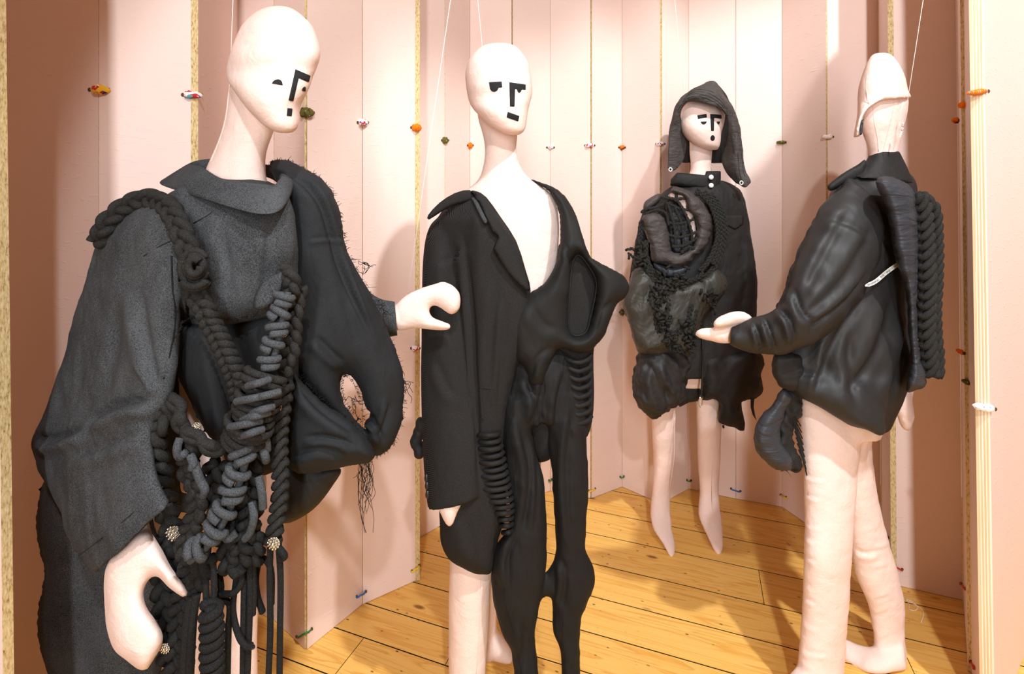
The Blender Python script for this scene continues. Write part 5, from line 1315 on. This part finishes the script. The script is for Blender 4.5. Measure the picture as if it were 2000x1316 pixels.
jk4 = obj('jacket', jm.copy(), MAT['nylon'], m4)
s = G()
s.loft([(1655, 348, 1.52, 1745, 395, 1.50, .06), (1612, 392, 1.50, 1728, 455, 1.46, .085), (1580, 450, 1.48, 1714, 515, 1.44, .095), (1552, 512, 1.465, 1690, 570, 1.43, .095), (1532, 572, 1.455, 1650, 622, 1.425, .09), (1512, 606, 1.45, 1596, 664, 1.425, .078), (1488, 618, 1.455, 1535, 690, 1.435, .062), (1458, 626, 1.465, 1478, 688, 1.45, .05), (1433, 640, 1.475, 1430, 673, 1.47, .040)], 44)
sm = fuse(s, .0065, 3); wrinkle(sm, .009, (11, 11, 2.5), 56, -.85); wrinkle(sm, .005, (14, 14, 3), 57, -.65, 1, ridge=True); crease(sm, [([(1705, 430), (1640, 540), (1560, 620)], 15, .006), ([(1660, 395), (1610, 480), (1560, 580)], 15, .005), ([(1700, 520), (1640, 590), (1570, 640)], 10, .010), ([(1488, 618), (1500, 650), (1512, 690)], 7, .012), ([(1515, 602), (1540, 630), (1548, 675)], 8, .014), ([(1468, 628), (1478, 655), (1484, 690)], 6, .009), ([(1545, 560), (1560, 610), (1590, 640)], 10, .010), ([(1600, 430), (1650, 440), (1700, 470)], 12, .006)])
bs4 = bvh_of(sm, jm)
obj('sleeve', sm.copy(), MAT['nylon'], jk4)
g = G(); g.loft([(1446, 632, 1.468, 1450, 682, 1.46, .044), (1431, 637, 1.475, 1428, 674, 1.47, .041), (1428, 641, 1.476, 1426, 671, 1.472, .037)], 28); obj('cuff', g, MAT['jacket_black'], jk4)
# collar
g = G(); g.loft([(1700, 297, 1.575, 1756, 295, 1.57, .062), (1692, 312, 1.575, 1766, 316, 1.57, .072), (1672, 330, 1.575, 1778, 342, 1.57, .09), (1650, 345, 1.575, 1787, 358, 1.57, .105)], 36)
cm = fuse(g, .006, 2); wrinkle(cm, .003, (12, 12, 12), 58); obj('collar', cm, MAT['jacket_black'], jk4)
g = G(); pillow(g, [(1690, 312), (1676, 321), (1650, 336), (1628, 352), (1616, 364), (1623, 373), (1645, 362), (1668, 352), (1690, 340)], 1.53, .014, 9, step=5); obj('collar_point', g, MAT['jacket_black'], jk4)
# padded strips
def pad(pts, d, t, R, nm='padded_strip', m='navy_pad', seed=0, wr=.004):
    g = G(); pillow(g, pts, d, t, R, step=6); me = bake(g.mesh(), [('SUBSURF', dict(levels=1))]); wrinkle(me, wr, (10, 10, 22), seed, 0, ridge=True); return obj(nm, me, MAT[m], jk4), me
_, pm1 = pad([(1716, 346), (1745, 344), (1772, 360), (1788, 380), (1794, 450), (1793, 560), (1793, 640), (1798, 696), (1808, 727), (1808, 752), (1790, 762), (1768, 764), (1778, 700), (1774, 640), (1768, 570), (1752, 520), (1742, 470), (1736, 430), (1728, 400), (1712, 365)], lambda x, y: 1.405 + .00004 * (y - 350), .05, 24, seed=60)
pad([(1622, 384), (1600, 412), (1572, 460), (1546, 515), (1532, 560), (1521, 590), (1515, 598), (1530, 606), (1556, 560), (1580, 500), (1606, 440), (1632, 396)], 1.50, .035, 14, seed=61)
pad([(1512, 690), (1540, 688), (1570, 700), (1566, 760), (1535, 762), (1514, 745), (1508, 720)], 1.47, .03, 18, m='jacket_black', seed=62)
tailp, tlm = pad([(1530, 756), (1510, 785), (1485, 814), (1472, 846), (1476, 876), (1495, 902), (1522, 919), (1545, 917), (1548, 895), (1530, 870), (1524, 840), (1535, 805), (1548, 775)], 1.50, .045, 22, seed=63)
g = G(); pillow(g, [(1535, 760), (1560, 765), (1566, 800), (1555, 820), (1545, 850), (1552, 880), (1567, 905), (1560, 918), (1535, 912), (1520, 880), (1520, 840), (1530, 800)], 1.515, .02, 10, step=5); me = g.mesh(); wrinkle(me, .012, (26, 26, 26), 64, ridge=True); obj('torn_lining', me, MAT['jacket_black'], tailp)
for k in range(9):
    g = G(); x = 1540 + k * 2.5; y0 = 782 + k * 12
    g.tube(line3([(x, y0, 1.50), (x + 10, y0 + 24, 1.495), (x + 24 - k, y0 + 50, 1.50)], step=.006), .0020, 5); obj('fabric_strip', g, MAT['jacket_black'], tailp)
g = G(); rr = random.Random(9)
frays(g, [P(x, y, 1.50) for x, y in ((1515, 912), (1535, 917), (1563, 917))], 26, .008, .022, 9, down=.8)
tag(obj('loose_threads', g, MAT['rope_black'], tailp), kind='stuff')
# rope columns down the back
for k, (pth, w) in enumerate((([(1790, 378, 1.40), (1800, 400, 1.40), (1806, 450, 1.40), (1809, 520, 1.40), (1811, 580, 1.40), (1808, 640, 1.405), (1813, 690, 1.41), (1817, 736, 1.415)], .050), ([(1800, 384, 1.435), (1822, 408, 1.435), (1827, 460, 1.435), (1827, 540, 1.435), (1824, 600, 1.435), (1825, 650, 1.44), (1829, 690, 1.44), (1829, 732, 1.44)], .036))):
    g = G(); ladder(g, line3(pth, step=.003), w, (.0096 if k == 0 else .0088), .054, 9, seed=k); obj('knotted_rope', g, MAT['rope'], jk4)
# printed tape
tape_c = [(1690, 558), (1704, 553), (1715, 546), (1730, 533), (1745, 522), (1760, 513)]
tc = [Vector(q) for q in line3(tape_c, bs4, .010, 1.42, .002, 8)]
tdp = min(p.y for p in tc)
tc = [Vector((p.x * (p.y * .4 + tdp * .6) / p.y, p.y * .4 + tdp * .6, EYE + (p.z - EYE) * (p.y * .4 + tdp * .6) / p.y)) for p in tc]
fr = frames(tc)
g = G(); vs = []; n = len(fr)
for i, (p, T, S, N) in enumerate(fr):
    hw = .0055 * min(1, .35 + i / n * 4)
    vs += [p + S * hw, p - S * hw, p - S * hw - N * .0008, p + S * hw - N * .0008]
fs = []
for i in range(n - 1):
    for k in range(4): fs.append((i * 4 + k, i * 4 + (k + 1) % 4, i * 4 + 4 + (k + 1) % 4, i * 4 + 4 + k))
g.add(vs, fs + [(0, 3, 2, 1), (n * 4 - 4, n * 4 - 3, n * 4 - 2, n * 4 - 1)])
tape = obj('printed_tape', g, MAT['tape'], jk4, False)
cu = bpy.data.curves.new('t', 'FONT'); cu.body = 'RUN  RUNNING  THE * ENJOY YOUR RUN'; cu.size = .0085; cu.align_y = 'CENTER'
to_ = bpy.data.objects.new('t', cu); COL.objects.link(to_); dg = bpy.context.evaluated_depsgraph_get(); dg.update()
tmesh = bpy.data.meshes.new_from_object(to_.evaluated_get(dg)); bpy.data.objects.remove(to_, do_unlink=True)
xs = [v.co.x for v in tmesh.vertices]; x0, x1 = min(xs), max(xs)
LT = sum((fr[i + 1][0] - fr[i][0]).length for i in range(n - 1))
for v in tmesh.vertices:
    u = (v.co.x - x0) / (x1 - x0) * .90 + .09
    i = min(n - 2, max(0, int(u * (n - 1)))); t = u * (n - 1) - i
    p = fr[i][0].lerp(fr[i + 1][0], t); S = fr[i][2]; N = fr[i][3]
    up = S if S.z > 0 else -S
    nn = N if N.y < 0 else -N
    v.co = p + up * v.co.y + nn * .0010
obj('lettering', tmesh, MAT['print'], tape, False)
for o in bpy.data.objects:
    if '_org' in o: del o['_org']
